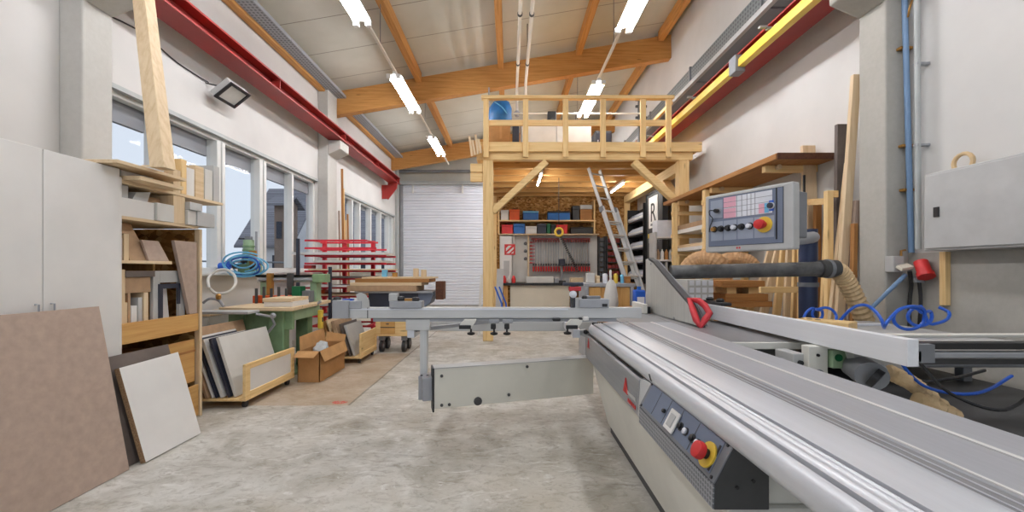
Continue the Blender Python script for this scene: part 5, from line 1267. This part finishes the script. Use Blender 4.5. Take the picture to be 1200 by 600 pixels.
for i, (x0, x1, m, th, lb) in enumerate(((-3.7, -2.5, 'light_x', .03, None), (-3.9, -2.25, 'white', .045, 'long white board on the third level of the red rack'), (-3.5, -2.3, 'offwhite', .04, 'offwhite board on the fourth level of the red rack'),
        (-3.6, -2.2, 'light_x', .025, 'pale wooden board on the fifth level of the red rack'), (-3.3, -2.3, 'greybrown', .03, 'dark brown board on the sixth level of the red rack'), (-3.7, -2.5, 'white', .03, 'white board on the seventh level of the red rack'),
        (-3.6, -2.6, 'mdf', .03, 'brown board on the eighth level of the red rack'), (-3.7, -2.4, 'offwhite', .03, 'white board on the ninth level of the red rack'), (-3.4, -2.6, 'palegrey', .03, 'grey board low on the tenth level of the red rack'))):
    if lb is None: continue
    z = tiers[i + 1] + .018
    tag(box(x0, x1, RY - .12, RY + .59, z, z + th).build('rack_board', m, bev=.002), lb, 'board')
# small cases stacked between rack levels
for k, (px0, px1, ti, m, lb) in enumerate(((356, 365, 4, 'red', 'small red case in the upper left of the red rack'), (366, 374, 5, 'white', 'small white case in the left of the red rack'), (372, 380, 7, 'orange', 'orange case low in the red rack'),
        (384, 392, 8, 'navy', 'dark case in the lower middle of the red rack'), (394, 401, 8, 'pinkred', 'faded red case in the lower middle of the red rack'), (358, 366, 8, 'darkgrey', 'dark case at the lower left of the red rack'))):
    z = tiers[ti] + .018; y = RY + .1
    zz = z + (.0305 if ti in (4, 5, 7, 8) and ti < 10 else 0)
    tag(box(XX(px0, y), XX(px1, y), RY + .1, RY + .28, zz, zz + .066).build('small_case', m, bev=.005), lb, 'case')
# strips of wood leaning on the pillar behind the rack
for k, (px, py0, w, m, lb) in enumerate(((397, 247, .04, 'mdfp', 'pinkish lath, leftmost of the laths leaning on the left wall pillar'), (400.5, 198, .05, 'oak_z', 'tall brown lath leaning on the left wall pillar'), (402, 221, .045, 'pine_z', 'pale lath beside the tall brown one on the pillar'), (405, 258, .04, 'light_z', 'short pale lath on the pillar'), (407, 251, .04, 'oak_z', 'brown lath, rightmost of those leaning on the pillar'))):
    y = 9.38 + .02 * k; x = XX(px, y); zt_ = ZZ(py0, y)
    xb = x + .06 + .0 * k
    p = [(xb - w / 2, y - .02 + .0, 0), (xb + w / 2, y - .02, 0), (xb + w / 2, y + .0, 0), (xb - w / 2, y + .0, 0)]
    tag(MB().hexa(p, [(a - .05, b_, zt_) for a, b_, c in p]).build('wood_lath', m, bev=.002), lb, 'lath')

# ------------------------------------------------------------------ stacked boards on a trolley table
t = thing('trolley_table', 'wheeled trolley with a wooden lower body carrying stacked boards', 'trolley', (-1.8, 6.9, 0))
box(-2.5, -1.24, 6.62, 7.22, .97, 1.0).build('top', 'grey', t, bev=.004)
box(-2.3, -1.5, 6.68, 7.1, .62, .97).build('cabinet', 'navy', t, bev=.008)
y0 = 6.64; xa, xb = XX(440, y0), XX(478, y0); zb_ = ZZ(394, y0)
box(xa, xb, y0, 7.12, zb_, .615).build('wooden_body', 'pine_x', t, bev=.005)
dr = box(XX(446, y0), XX(463, y0), y0 - .012, y0, ZZ(391, y0), ZZ(375, y0)).build('drawer', 'gold_x', t, bev=.004)
box(XX(446, y0), XX(463, y0), y0 - .016, y0 - .012, ZZ(384, y0), ZZ(383, y0)).build('drawer_line', 'slot', dr)
box(XX(453, y0), XX(456, y0), y0 - .03, y0 - .012, ZZ(380, y0), ZZ(379, y0)).build('drawer_knob', 'darkgrey', dr)
for x in (xa + .08, xb - .08):
    for y in (y0 + .09, 7.03):
        wh = MB().cyl((x - .025, y, .095), (x + .025, y, .095), .095, 22).build('wheel', 'black', t, smooth=True); MB().cyl((x - .028, y, .095), (x + .028, y, .095), .04, 14).build('wheel_hub', 'midgrey', wh)
        box(x - .04, x + .04, y - .05, y + .05, .192, zb_).build('wheel_bracket', 'midgrey', t, bev=.004)
MB().prism([(-1.5, 6.7, .97), (-1.24, 6.7, .97), (-1.3, 6.7, .80), (-1.5, 6.7, .66)], (0, .4, 0)).build('side_gusset', 'bluegrey', t, bev=.01)
box(-1.21, -1.08, 6.7, 6.95, .86, 1.16).build('side_box', 'darkwood', t, bev=.008); box(-1.24, -1.21, 6.74, 6.9, .93, 1.0).build('box_hook', 'midgrey', t)
z = 1.001
for k, (x0, x1, y0, y1, th, m, lb) in enumerate(((-2.62, -1.5, 6.6, 7.2, .09, 'mdf', 'thick brown board, lowest of the stack on the trolley'), (-2.58, -1.42, 6.62, 7.2, .05, 'light_x', 'pale board in the lower half of the trolley stack'),
        (-2.5, -1.3, 6.63, 7.22, .06, 'oak_x', 'brown board in the upper half of the trolley stack'), (-2.4, -1.25, 6.65, 7.2, .025, 'light_x', 'topmost thin pale board on the trolley stack'))):
    tag(box(x0, x1, y0, y1, z, z + th).build('stacked_board', m, bev=.003), lb, 'board'); z += th + .001
for k, (x, m, h, lb) in enumerate(((-2.12, 'lhose', .12, 'small light blue tin on the trolley board stack'), (-1.95, 'brass', .07, 'small brown block on the trolley board stack'), (-1.6, 'light_z', .14, 'small pale upright block on the trolley stack'), (-1.47, 'light_z', .12, 'second pale upright block on the trolley stack, nearest its right end'))):
    tag(box(x, x + .08, 6.8, 6.88, z, z + h).build('small_block', m, bev=.006), lb, 'block')
# ------------------------------------------------------------------ pipes, sockets and cabinet by the right pillar
YP = 3.79
t = thing('blue_conduit', 'long thin blue pipe running down in the corner beside the right pillar', 'conduit', (3.62, 3.72, 1.3))
a, c = P(1059.5, -20, 3.735), P(1068, 296, 3.735)
MB().cyl(c, a, .022, 14).build('pipe', 'pipeblue', t, smooth=True)
for py in (55, 170, 222):
    q = P(1062 + py * .02, py, 3.735); box(q.x - .05, q.x + .06, 3.74, 3.79, q.z - .012, q.z + .012).build('pipe_clip', 'brass', t, bev=.003)
t = thing('grey_conduit', 'thin grey pipe running down the right wall beside the blue one', 'conduit', (3.65, 3.6, 1.5))
a, c = P(1074.5, -20, 3.62), P(1076, 292, 3.62)
MB().cyl(c, a, .022, 12).build('pipe', 'pipegrey', t, smooth=True)
for py in (75, 170): q = P(1075, py, 3.62); box(q.x - .02, XR, 3.6, 3.64, q.z - .01, q.z + .01).build('pipe_clip', 'grey', t)
tag(MB().tube(spline([P(1069, 0, 3.66), P(1066, 10, 3.66), P(1064, 20, 3.7)], 4), .008, 6).build('hanging_cable', 'brass'), 'short yellowish cable at the top of the right pillar pipes', 'cable')
t = thing('socket_box', 'grey wall socket box on the right pillar below the blue pipe', 'socket', (3.6, 3.74, 1.35))
box(XX(1047, 3.7), XX(1060, 3.7), 3.7, YP - .001, ZZ(319, 3.7), ZZ(300, 3.7)).build('box_body', 'palegrey', t, bev=.008)
MB().obox(P(1060, 313, 3.66), (.05, 0, .01), (0, .03, .015), (0, -.006, .012)).build('socket_flap', 'beige', t, bev=.003)
MB().tube([P(1056, 300, 3.74), P(1056, 294, 3.74), P(1061, 293, 3.74)], .01, 6).build('conduit_bend', 'brass', t)
t = thing('power_plug', 'red industrial power plug with black cable beside the grey socket box', 'plug', (3.66, 3.6, 1.2))
a, c = P(1079, 307, 3.62), P(1084, 320, 3.56)
MB().cyl(a, c, .05, 16).build('plug_body', 'red', t, smooth=True); MB().cyl(c, c + (c - a) * .35, .06, 16).build('plug_collar', 'red', t, smooth=True)
MB().cyl(P(1077, 324, 3.62), P(1077, 331, 3.62), .04, 12).build('plug_gland', 'midgrey', t, smooth=True)
MB().tube(spline([P(1077, 330, 3.62), P(1079, 350, 3.62), P(1078, 372, 3.62), P(1076, 400, 3.66), P(1078, 440, 3.68)], 5), .014, 8).build('plug_cable', 'black', t, smooth=True)
tag(MB().tube(spline([P(1066, 318, 3.72), P(1068, 335, 3.75), P(1066, 360, 3.77), P(1067, 420, 3.77)], 5), .016, 8).build('dark_cable', 'darkgrey', smooth=True), 'dark cable running down the right pillar under the grey socket box', 'cable')
tag(MB().cyl(P(1061, 322, 3.68), P(1020, 362, 3.665), .018, 10).build('slanting_pipe', 'pipeblue', smooth=True), 'slanting blue grey pipe from the socket box to the saw', 'pipe')
t = thing('electric_switch_cabinet', 'pale grey electric cabinet on the right wall with a lifting ring on top', 'cabinet', (3.6, 3.2, 1.48))
box(3.5, 3.687, 2.75, 3.46, 1.505, 2.15).build('body', 'palegrey', t, bev=.008); box(3.485, 3.50, 2.77, 3.44, 1.525, 2.13).build('door', 'palegrey', t, bev=.004)
box(3.475, 3.486, 3.32, 3.36, 1.78, 1.86).build('lock', 'black', t)
ring = [Vector((3.6, 3.25 + .07 * math.cos(k * math.pi / 8), 2.2 + .07 * math.sin(k * math.pi / 8))) for k in range(16)]
MB().tube(ring, .016, 8, True).build('lifting_ring', 'beigehose', t, smooth=True)
tag(box(3.64, 3.685, 3.42, 3.47, 1.05, 1.5).build('hanging_lath', 'pine_z', bev=.003), 'short wooden lath fixed on the right wall below the electric cabinet', 'lath')

# blue coiled hose and jig on the saw's extension table
pts = []
def arc(cx, cy, rx, ry, a0, a1, d, n=14): return [P(cx + rx * math.cos(math.radians(a0 + (a1 - a0) * i / n)), cy - ry * math.sin(math.radians(a0 + (a1 - a0) * i / n)), d) for i in range(n + 1)]
pts += [P(942, 372, 3.35), P(945, 366, 3.35), P(951, 361.5, 3.35), P(958, 363, 3.35)] + arc(958, 368, 6, 6.5, 60, -250, 3.38)[1:]
pts += [P(958, 362.5, 3.3), P(967, 360.5, 3.28), P(975, 363, 3.26), P(980, 370, 3.24), P(980, 376, 3.2)]
pts += [P(984, 376, 3.15), P(993, 366, 3.1), P(1004, 358.5, 3.05), P(1016, 358, 3.0), P(1026, 365, 2.9), P(1033, 375, 2.85), P(1036, 384, 2.82)]
pts += [P(1037, 381, 2.7), P(1043, 373, 2.7), P(1054, 363, 2.72), P(1068, 359, 2.74), P(1082, 362, 2.78)] + arc(1065, 373, 18, 13, 20, -330, 2.8)[1:] + arc(1078, 371, 14, 11, 60, -280, 2.9)[1:]
pts += [P(1088, 378, 2.9), P(1098, 379, 2.9), P(1110, 374, 2.95), P(1112, 366, 3.0), P(1100, 360, 3.05)]
pts = [p if p.z > .92 else Vector((p.x, p.y, .92)) for p in pts]
tag(MB().tube(spline(pts, 4), .0105, 8).build('coiled_air_hose', 'hoseblue', smooth=True), 'bright blue coiled air hose lying on the saw table behind the fence', 'hose')
t = thing('wooden_jig', 'orange wooden jig strip with holes lying behind the rip fence', 'jig', (2.1, 3.0, .9))
a, c = P(937, 374, 2.98), P(1000, 388, 2.72)
a.z = c.z = .955
bj = MB().bar(a, c, .16, .09).build('jig_board', 'pine_y', t, bev=.006)
for k in range(3): p = a.lerp(c, .08 + .16 * k); MB().cyl(p + Vector((-.03, -.02, .0455)), p + Vector((-.03, -.02, .047)), .017, 12).build('jig_hole', 'black', t)
tag(box(2.75, 3.05, 3.28, 3.34, .9, .915).build('steel_rule', 'whitekey', bev=.002), 'short white rule lying on the saw table under the blue hose', 'ruler')

# ------------------------------------------------------------------ long shelf board and racks on the right wall
t = thing('wall_shelf', 'long thick brown board carried on brackets high on the right wall', 'shelf', (3.35, 6.3, 2.5))
box(3.02, 3.69, 4.62, 8.0, 2.60, 2.66).build('shelf_board', 'oak_y', t, bev=.003)
box(3.015, 3.69, 4.60, 4.62, 2.595, 2.665).build('end_edging', 'darkwood', t, bev=.002); box(3.005, 3.02, 4.62, 8.0, 2.60, 2.662).build('front_edging', 'oak_y', t, bev=.002)
for y in (4.9, 6.2, 7.4):
    box(3.06, 3.69, y, y + .07, 2.52, 2.598).build('bracket', 'pine_x', t, bev=.004)
    MB().cyl((3.2, y - .05, 2.57), (3.2, y, 2.57), .03, 12).build('bracket_peg', 'light_x', t)
# timber rack posts and rails on the wall
RKY = [4.35, 4.78, 5.6]
t = thing('timber_rack', 'pine rack of posts and rails holding planks upright at the right wall', 'rack', (3.2, 4.8, 0))
def pl(px, y): return XX(px, y)
box(pl(970, 4.3), pl(977, 4.3), 4.3, 4.36, 0, ZZ(223, 4.3)).build('rack_post', 'pine_z', t, bev=.004)
box(pl(938, 4.75), pl(945, 4.75), 4.75, 4.81, 0, ZZ(234, 4.75)).build('rack_post', 'pine_z', t, bev=.004)
box(pl(977.5, 4.3), 3.46, 4.305, 4.345, ZZ(231, 4.3), ZZ(223, 4.3)).build('rack_rail', 'pine_x', t, bev=.004)
MB().bar((pl(945, 4.78), 4.78, ZZ(237, 4.78)), (pl(970, 4.36), 4.38, ZZ(236, 4.38)), .04, .07).build('rack_rail', 'pine_y', t, bev=.004)
box(pl(890, 4.73), pl(948, 4.73), 4.705, 4.748, ZZ(343, 4.73), ZZ(336, 4.73)).build('rack_rail', 'pine_x', t, bev=.004)
# planks: (px at y=350, px at top, py top, width px, depth, material, label)
planks = [
 (985, 1003, 88, 9, 4.20, 'light_z', 'tallest pale plank leaning beside the right pillar'),
 (984, 990, 146, 13, 4.44, 'greybrown', 'dark brown board standing left of the tallest plank'),
 (953, 961, 171, 15, 4.92, 'light_z', 'wide pale board with its top above the long shelf'),
 (996, 1004, 235, 6, 4.17, 'mdfp', 'pinkish lath standing nearest to the right pillar'),
 (978, 995, 196, 8, 4.27, 'light_z', 'pale plank with a slanted top standing before the tallest one'),
 (966, 971, 240, 7, 4.60, 'pine_z', 'yellowish batten standing behind the rack post'),
 (945, 949, 234, 6, 4.86, 'light_z', 'pale batten standing at the left post of the timber rack'),
 (957, 958, 238, 7, 4.72, 'oak_z', 'brown batten standing in the middle of the timber rack'),
 (931, 934, 241, 6, 5.06, 'pine_z', 'yellow batten standing left of the timber rack post'),
 (923, 927, 262, 8, 5.16, 'light_z', 'pale plank standing behind the control panel'),
 (912, 920, 285, 8, 5.28, 'pine_z', 'yellow plank standing under the control panel'),
 (899, 914, 288, 9, 5.42, 'light_z', 'slanting pale plank, second from left under the control panel'),
 (888, 905, 290, 9, 5.56, 'light_z', 'slanting pale plank, leftmost under the control panel'),
 (1000, 1001, 262, 5, 4.12, 'oak_z', 'thin brown lath squeezed against the right pillar'),
 (990, 998, 246, 5, 4.335, 'pine_z', 'yellow lath standing before the dark brown board'),
 (938, 941, 292, 7, 4.98, 'oak_z', 'brown plank standing behind the dark blue column'),
]
for bx, tx, ty, w, d, m, lb in planks:
    zt_ = ZZ(ty, d); z3 = ZZ(350, d); xt, x3 = XX(tx, d), XX(bx, d)
    xt = min(xt, 3.66 - w * d / F / 2); sl = (xt - x3) / (zt_ - z3); xb = x3 - sl * z3
    hw = w * d / F / 2; ty_ = .022
    p = [(xb - hw, d - ty_, 0), (xb + hw, d - ty_, 0), (xb + hw, d + ty_, 0), (xb - hw, d + ty_, 0)]
    tag(MB().hexa(p, [(a + (xt - xb), b_, zt_ + (0.05 if a < xb and 'slanted' in lb else 0)) for a, b_, c in p]).build('leaning_plank', m, bev=.003), lb, 'plank')
t = thing('paddle', 'slim black stick with a red tag hanging on the timber rack', 'tool', (3.2, 4.74, 1.7))
box(XX(942, 4.7), XX(944, 4.7), 4.7, 4.72, ZZ(232, 4.7), ZZ(205, 4.7)).build('stick', 'black', t); box(XX(940, 4.7), XX(944, 4.7), 4.69, 4.72, ZZ(250, 4.7), ZZ(240, 4.7)).build('red_tag', 'red', t, bev=.003)

# shelves with pale boards left of the control panel
t = thing('board_rack', 'wooden rack with white shelf boards under the long wall shelf', 'rack', (3.2, 7.2, 0))
for x, y in ((3.0, 6.3), (3.0, 7.5), (3.6, 6.3), (3.6, 7.5)): box(x, x + .08, y, y + .08, 0, 2.58).build('rack_post', 'pine_z', t, bev=.005)
for z in (2.42, 2.0, 1.68, 1.12, .7): box(2.98, 3.68, 6.32, 6.36, z - .07, z).build('rack_rail', 'pine_x', t, bev=.004); 
for z in (2.42, 2.0, 1.68, 1.12, .7): box(2.98, 3.68, 7.52, 7.56, z - .07, z).build('rack_rail', 'pine_x', t, bev=.004)
for z, m, th, lb in ((2.0, 'white', .07, 'thick white board on the upper level of the board rack'), (1.68, 'white', .06, 'white board on the middle level of the board rack'), (1.12, 'offwhite', .06, 'offwhite board on the lower level of the board rack')):
    tag(box(3.085, 3.595, 5.95, 7.7, z + .001, z + th).build('white_board', m, bev=.003), lb, 'board')
tag(box(3.12, 3.56, 6.1, 7.7, 2.071, 2.16).build('wood_board', 'mdf', bev=.003), 'brown board lying on the thick white board in the board rack', 'board')
tag(box(3.15, 3.55, 6.2, 7.7, 1.741, 1.80).build('wood_board', 'light_y', bev=.003), 'pale wood board lying on the middle level of the board rack', 'board')
# small open shelf with box and rollers left of the rack
t = thing('side_shelf', 'narrow shelf with bottles and a pale box beyond the board rack', 'shelf', (2.95, 8.2, 0))
for x in (2.9, 3.38): box(x, x + .03, 8.15, 8.5, 0, 2.1).build('side', 'palegrey', t)
for z in (.3, .75, 1.1, 1.52, 1.98): box(2.93, 3.38, 8.15, 8.5, z, z + .03).build('shelf', 'white', t)
tag(box(2.95, 3.36, 8.18, 8.46, 2.011, 2.34).build('storage_box', 'whitekey', bev=.01), 'pale blue white box on top of the narrow side shelf', 'box')
for k in range(5):
    x = 2.96 + k * .085; m = ['mdf', 'white', 'oak_z', 'palegrey', 'mdf'][k]
    tag(MB().lathe([(.034, 0), (.036, .12), (.03, .16), (.014, .18), (.014, .21)], (x + .03, 8.25, 1.551), n=12).build('small_bottle', m, smooth=True), ['brown bottle, first from left on the narrow side shelf', 'white bottle, second on the narrow side shelf', 'wood coloured bottle, third on the narrow side shelf', 'grey bottle, fourth on the narrow side shelf', 'brown bottle, last on the narrow side shelf'][k], 'bottle')
for k, (px0, px1, m, lb) in enumerate(((776, 780, 'navy', 'dark upright board in the lower part of the narrow side shelf'), (783, 787, 'palegrey', 'grey upright board in the lower part of the narrow side shelf'))):
    tag(box(2.97 + k * .15, 3.02 + k * .15, 8.2, 8.45, 1.131, 1.5).build('upright_board', m, bev=.003), lb, 'board')
# big tan dust ducts looping over
t = thing('dust_duct', 'two fat tan dust ducts bending over behind the saw pipe', 'duct', (2.8, 5.7, 0))
for k, (pts_, r) in enumerate((([P(803, 330, 6.0), P(808, 313, 5.9), P(822, 304, 5.8), P(838, 307, 5.7), P(846, 320, 5.7), P(848, 345, 5.7), P(848, 420, 5.7)], .125),
                               ([P(835, 318, 6.2), P(850, 305, 6.0), P(868, 304, 5.9), P(880, 309, 5.85), P(886, 320, 5.85)], .10), ([P(803, 330, 6.0), P(798, 345, 6.1), P(796, 420, 6.1)], .11))):
    q = spline(pts_, 9); MB().tube(q, ribbed(q, r, .03), 16).build('duct_hose', 'tanhose', t, smooth=False)
t = thing('plastic_crate', 'white slotted plastic crate behind the blade guard', 'crate', (2.35, 5.0, 0))
y0 = 5.0; x0, x1 = XX(806, y0), XX(836, y0); z0, z1 = ZZ(353, y0), ZZ(328, y0)
box(x0, x1, y0, y0 + .4, z0, z1).build('crate_body', 'palegrey', t, bev=.006)
for i in range(4):
    for j in range(3): box(x0 + .02 + i * .078, x0 + .075 + i * .078, y0 - .006, y0, z0 + .02 + j * .086, z0 + .08 + j * .086).build('slot', 'whitekey', t)
t = thing('crate_stand', 'wooden trestle with beams standing behind the saw fence', 'trestle', (2.9, 5.4, 0))
for x in (2.2, 2.95): box(x, x + .1, 5.1, 5.35, 0, z0 - .07).build('trestle_leg', 'pine_z', t, bev=.005)
box(2.1, 3.2, 4.98, 5.42, z0 - .07, z0 - .002).build('trestle_top', 'oak_x', t, bev=.005)
tag(box(2.64, 3.16, 5.0, 5.4, z0, z0 + .09).build('stacked_beam', 'oak_x', bev=.004), 'brown beam on the trestle behind the saw, lower one', 'beam')
tag(box(2.6, 3.12, 5.0, 5.4, z0 + .17, z0 + .25).build('stacked_beam', 'oak_x', bev=.004), 'brown beam on the trestle behind the saw, upper one', 'beam')
for k, x in enumerate((2.68, 2.95)): tag(box(x, x + .12, 5.05, 5.35, z0 + .091, z0 + .169).build('spacer_block', 'pine_x', bev=.004), ['left spacer block between the two beams on the trestle', 'right spacer block between the two beams on the trestle'][k], 'block')

# ------------------------------------------------------------------ second bench beyond the saw
t = thing('grey_bench', 'grey framed workbench with wooden fronts beyond the cross fence', 'workbench', (1.55, 6.5, 0))
y0 = 6.2; x0, x1 = XX(685, y0), XX(745, y0); zt_ = 1.14
box(x0, x1, y0, y0 + .7, zt_ - .05, zt_).build('bench_top', 'grey', t, bev=.006)
for px in (686, 713, 739): box(XX(px, y0), XX(px + 4, y0), y0, y0 + .6, 0, zt_ - .05).build('bench_frame', 'grey', t, bev=.005)
box(XX(690.5, y0), XX(712.5, y0), y0 + .02, y0 + .05, .35, zt_ - .06).build('front_panel', 'gold_z', t, bev=.003); box(XX(717.5, y0), XX(738.5, y0), y0 + .02, y0 + .05, .35, zt_ - .06).build('front_panel', 'gold_z', t, bev=.003)
for k, (px0, px1, py, m, lb, nm) in enumerate(((688, 697, 320, 'offwhite', 'white carton at the left end of the grey bench', 'carton'), (699, 703, 323, 'light_x', 'small pale block on the grey bench', 'small_block'), (706, 712, 321, 'whitekey', 'small white tub on the grey bench', 'small_tub'), (714, 717, 317, 'white', 'white can in the middle of the grey bench', 'spray_can'), (719, 724, 321, 'yellow', 'yellow tub on the grey bench', 'small_tub'), (727, 731, 322, 'lhose', 'light blue tub on the grey bench', 'small_tub'), (733, 739, 324, 'oak_x', 'brown block at the right end of the grey bench', 'small_block'))):
    yy = y0 + .15; x0_, x1_ = XX(px0, yy), XX(px1, yy); h = max(.06, ZZ(py, yy) - zt_)
    if nm in ('small_tub', 'spray_can'): o = MB().lathe([((x1_ - x0_) / 2, 0), ((x1_ - x0_) / 2, h * .85), ((x1_ - x0_) / 2.6, h), ((x1_ - x0_) / 5, h * 1.05)], ((x0_ + x1_) / 2, yy, zt_ + .001), n=14).build(nm, m, smooth=True)
    else: o = box(x0_, x1_, yy, yy + .12, zt_ + .001, zt_ + h).build(nm, m, bev=.005)
    tag(o, lb, {'carton': 'carton', 'small_block': 'block', 'small_tub': 'tub', 'spray_can': 'can'}[nm])
t = thing('hanging_dust_bag', 'white dust bag hanging before the grey bench', 'dust bag', (1.2, 6.0, .6))
b = MB(); b.lathe([(.03, .48), (.06, .42), (.09, .25), (.1, .12), (.07, .02), (.02, 0)], (XX(716, 6.0), 6.0, .72), n=14)
for v in b.bm.verts: v.co += Vector((R.uniform(-.012, .012), R.uniform(-.012, .012), 0))
b.build('bag', 'offwhite', t, smooth=True); MB().tube(spline([(XX(716, 6.0), 6.0, 1.18), (XX(716, 6.05), 6.12, 1.2), (XX(714, 6.2), 6.185, 1.15)], 4), .01, 6).build('strap', 'grey', t)
t = thing('jerry_can', 'blue canister standing beside the far end of the blade guard', 'canister', (1.5, 5.0, 0))
y0 = 5.6; x0, x1 = XX(745, y0), XX(757, y0)
box(x0, x1, y0, y0 + .16, ZZ(360, y0), ZZ(340, y0)).build('can_body', 'hoseblue', t, bev=.02); MB().cyl(((x0 + x1) / 2, y0 + .08, ZZ(340, y0)), ((x0 + x1) / 2, y0 + .08, ZZ(336, y0)), .03, 12).build('can_cap', 'blue', t)
box(x0 + .02, x1 - .02, y0 - .004, y0, ZZ(356, y0), ZZ(348, y0)).build('can_label', 'whitekey', t)
tag(box(XX(738, 5.55), XX(762, 5.55), 5.5, 5.85, 0, ZZ(360, 5.6) - .001).build('small_stool', 'oak_z', bev=.008), 'small wooden pedestal under the blue canister', 'stand')
# white and blue boards leaning by the loft post, beside the wall bench
for k, (px, py, m, lb, w) in enumerate(((584, 315, 'palegrey', 'pale board leaning beside the loft post at the wall bench', 8), (561, 322, 'white', 'white tool with black head standing left of the loft post', 3))):
    d = 10.6 if k == 0 else 8.4; x = XX(px, d); hw = w * d / F / 2
    tag(MB().hexa([(x - hw, d, 0), (x + hw, d, 0), (x + hw, d + .02, 0), (x - hw, d + .02, 0)], [(x - hw + .05, d + .1, ZZ(py, d)), (x + hw + .05, d + .1, ZZ(py, d)), (x + hw + .05, d + .12, ZZ(py, d)), (x - hw + .05, d + .12, ZZ(py, d))]).build('leaning_board', m, bev=.003), lb if k == 0 else 'narrow white board leaning left of the front loft post', 'board')
for k, px in enumerate((581, 586)):
    a, c = P(px, 338, 10.3), P(px + 6, 352, 10.2)
    tag(MB().tube([P(px - 1, 336, 10.3), P(px + 7, 356, 10.25), (XX(px + 8, 10.2), 10.2, 0)], .02, 8).build('blue_pipe', 'hoseblue', smooth=True), ['left one of two blue rods leaning near the loft post', 'right one of two blue rods leaning near the loft post'][k], 'rod')
# ------------------------------------------------------------------ camera, world
cam = bpy.data.cameras.new('camera'); co = bpy.data.objects.new('camera', cam); COL.objects.link(co)
co.location = (0, 0, H); co.rotation_euler = (math.pi / 2, 0, 0)
cam.sensor_fit = 'HORIZONTAL'; cam.sensor_width = 36.0; cam.lens = F / 1200 * 36
cam.shift_x = (600 - VX) / 1200; cam.shift_y = (VY - 300) / 1200; cam.clip_start = .05; cam.clip_end = 300
SC.camera = co
w = bpy.data.worlds.new('overcast_sky'); SC.world = w; w.use_nodes = True
bg = w.node_tree.nodes['Background']; bg.inputs[0].default_value = lin((226, 235, 248)); bg.inputs[1].default_value = 0.55
vs = SC.view_settings; SC.display_settings.display_device = 'sRGB'
vs.view_transform = 'Standard'; vs.look = 'None'; vs.gamma = 1.0; vs.use_curve_mapping = False; vs.exposure = EXPO
SC.cycles.use_denoising = True; SC.cycles.max_bounces = 8; SC.cycles.diffuse_bounces = 5; SC.cycles.transparent_max_bounces = 12
SC.cycles.caustics_reflective = False; SC.cycles.caustics_refractive = False; SC.cycles.sample_clamp_indirect = 4.0
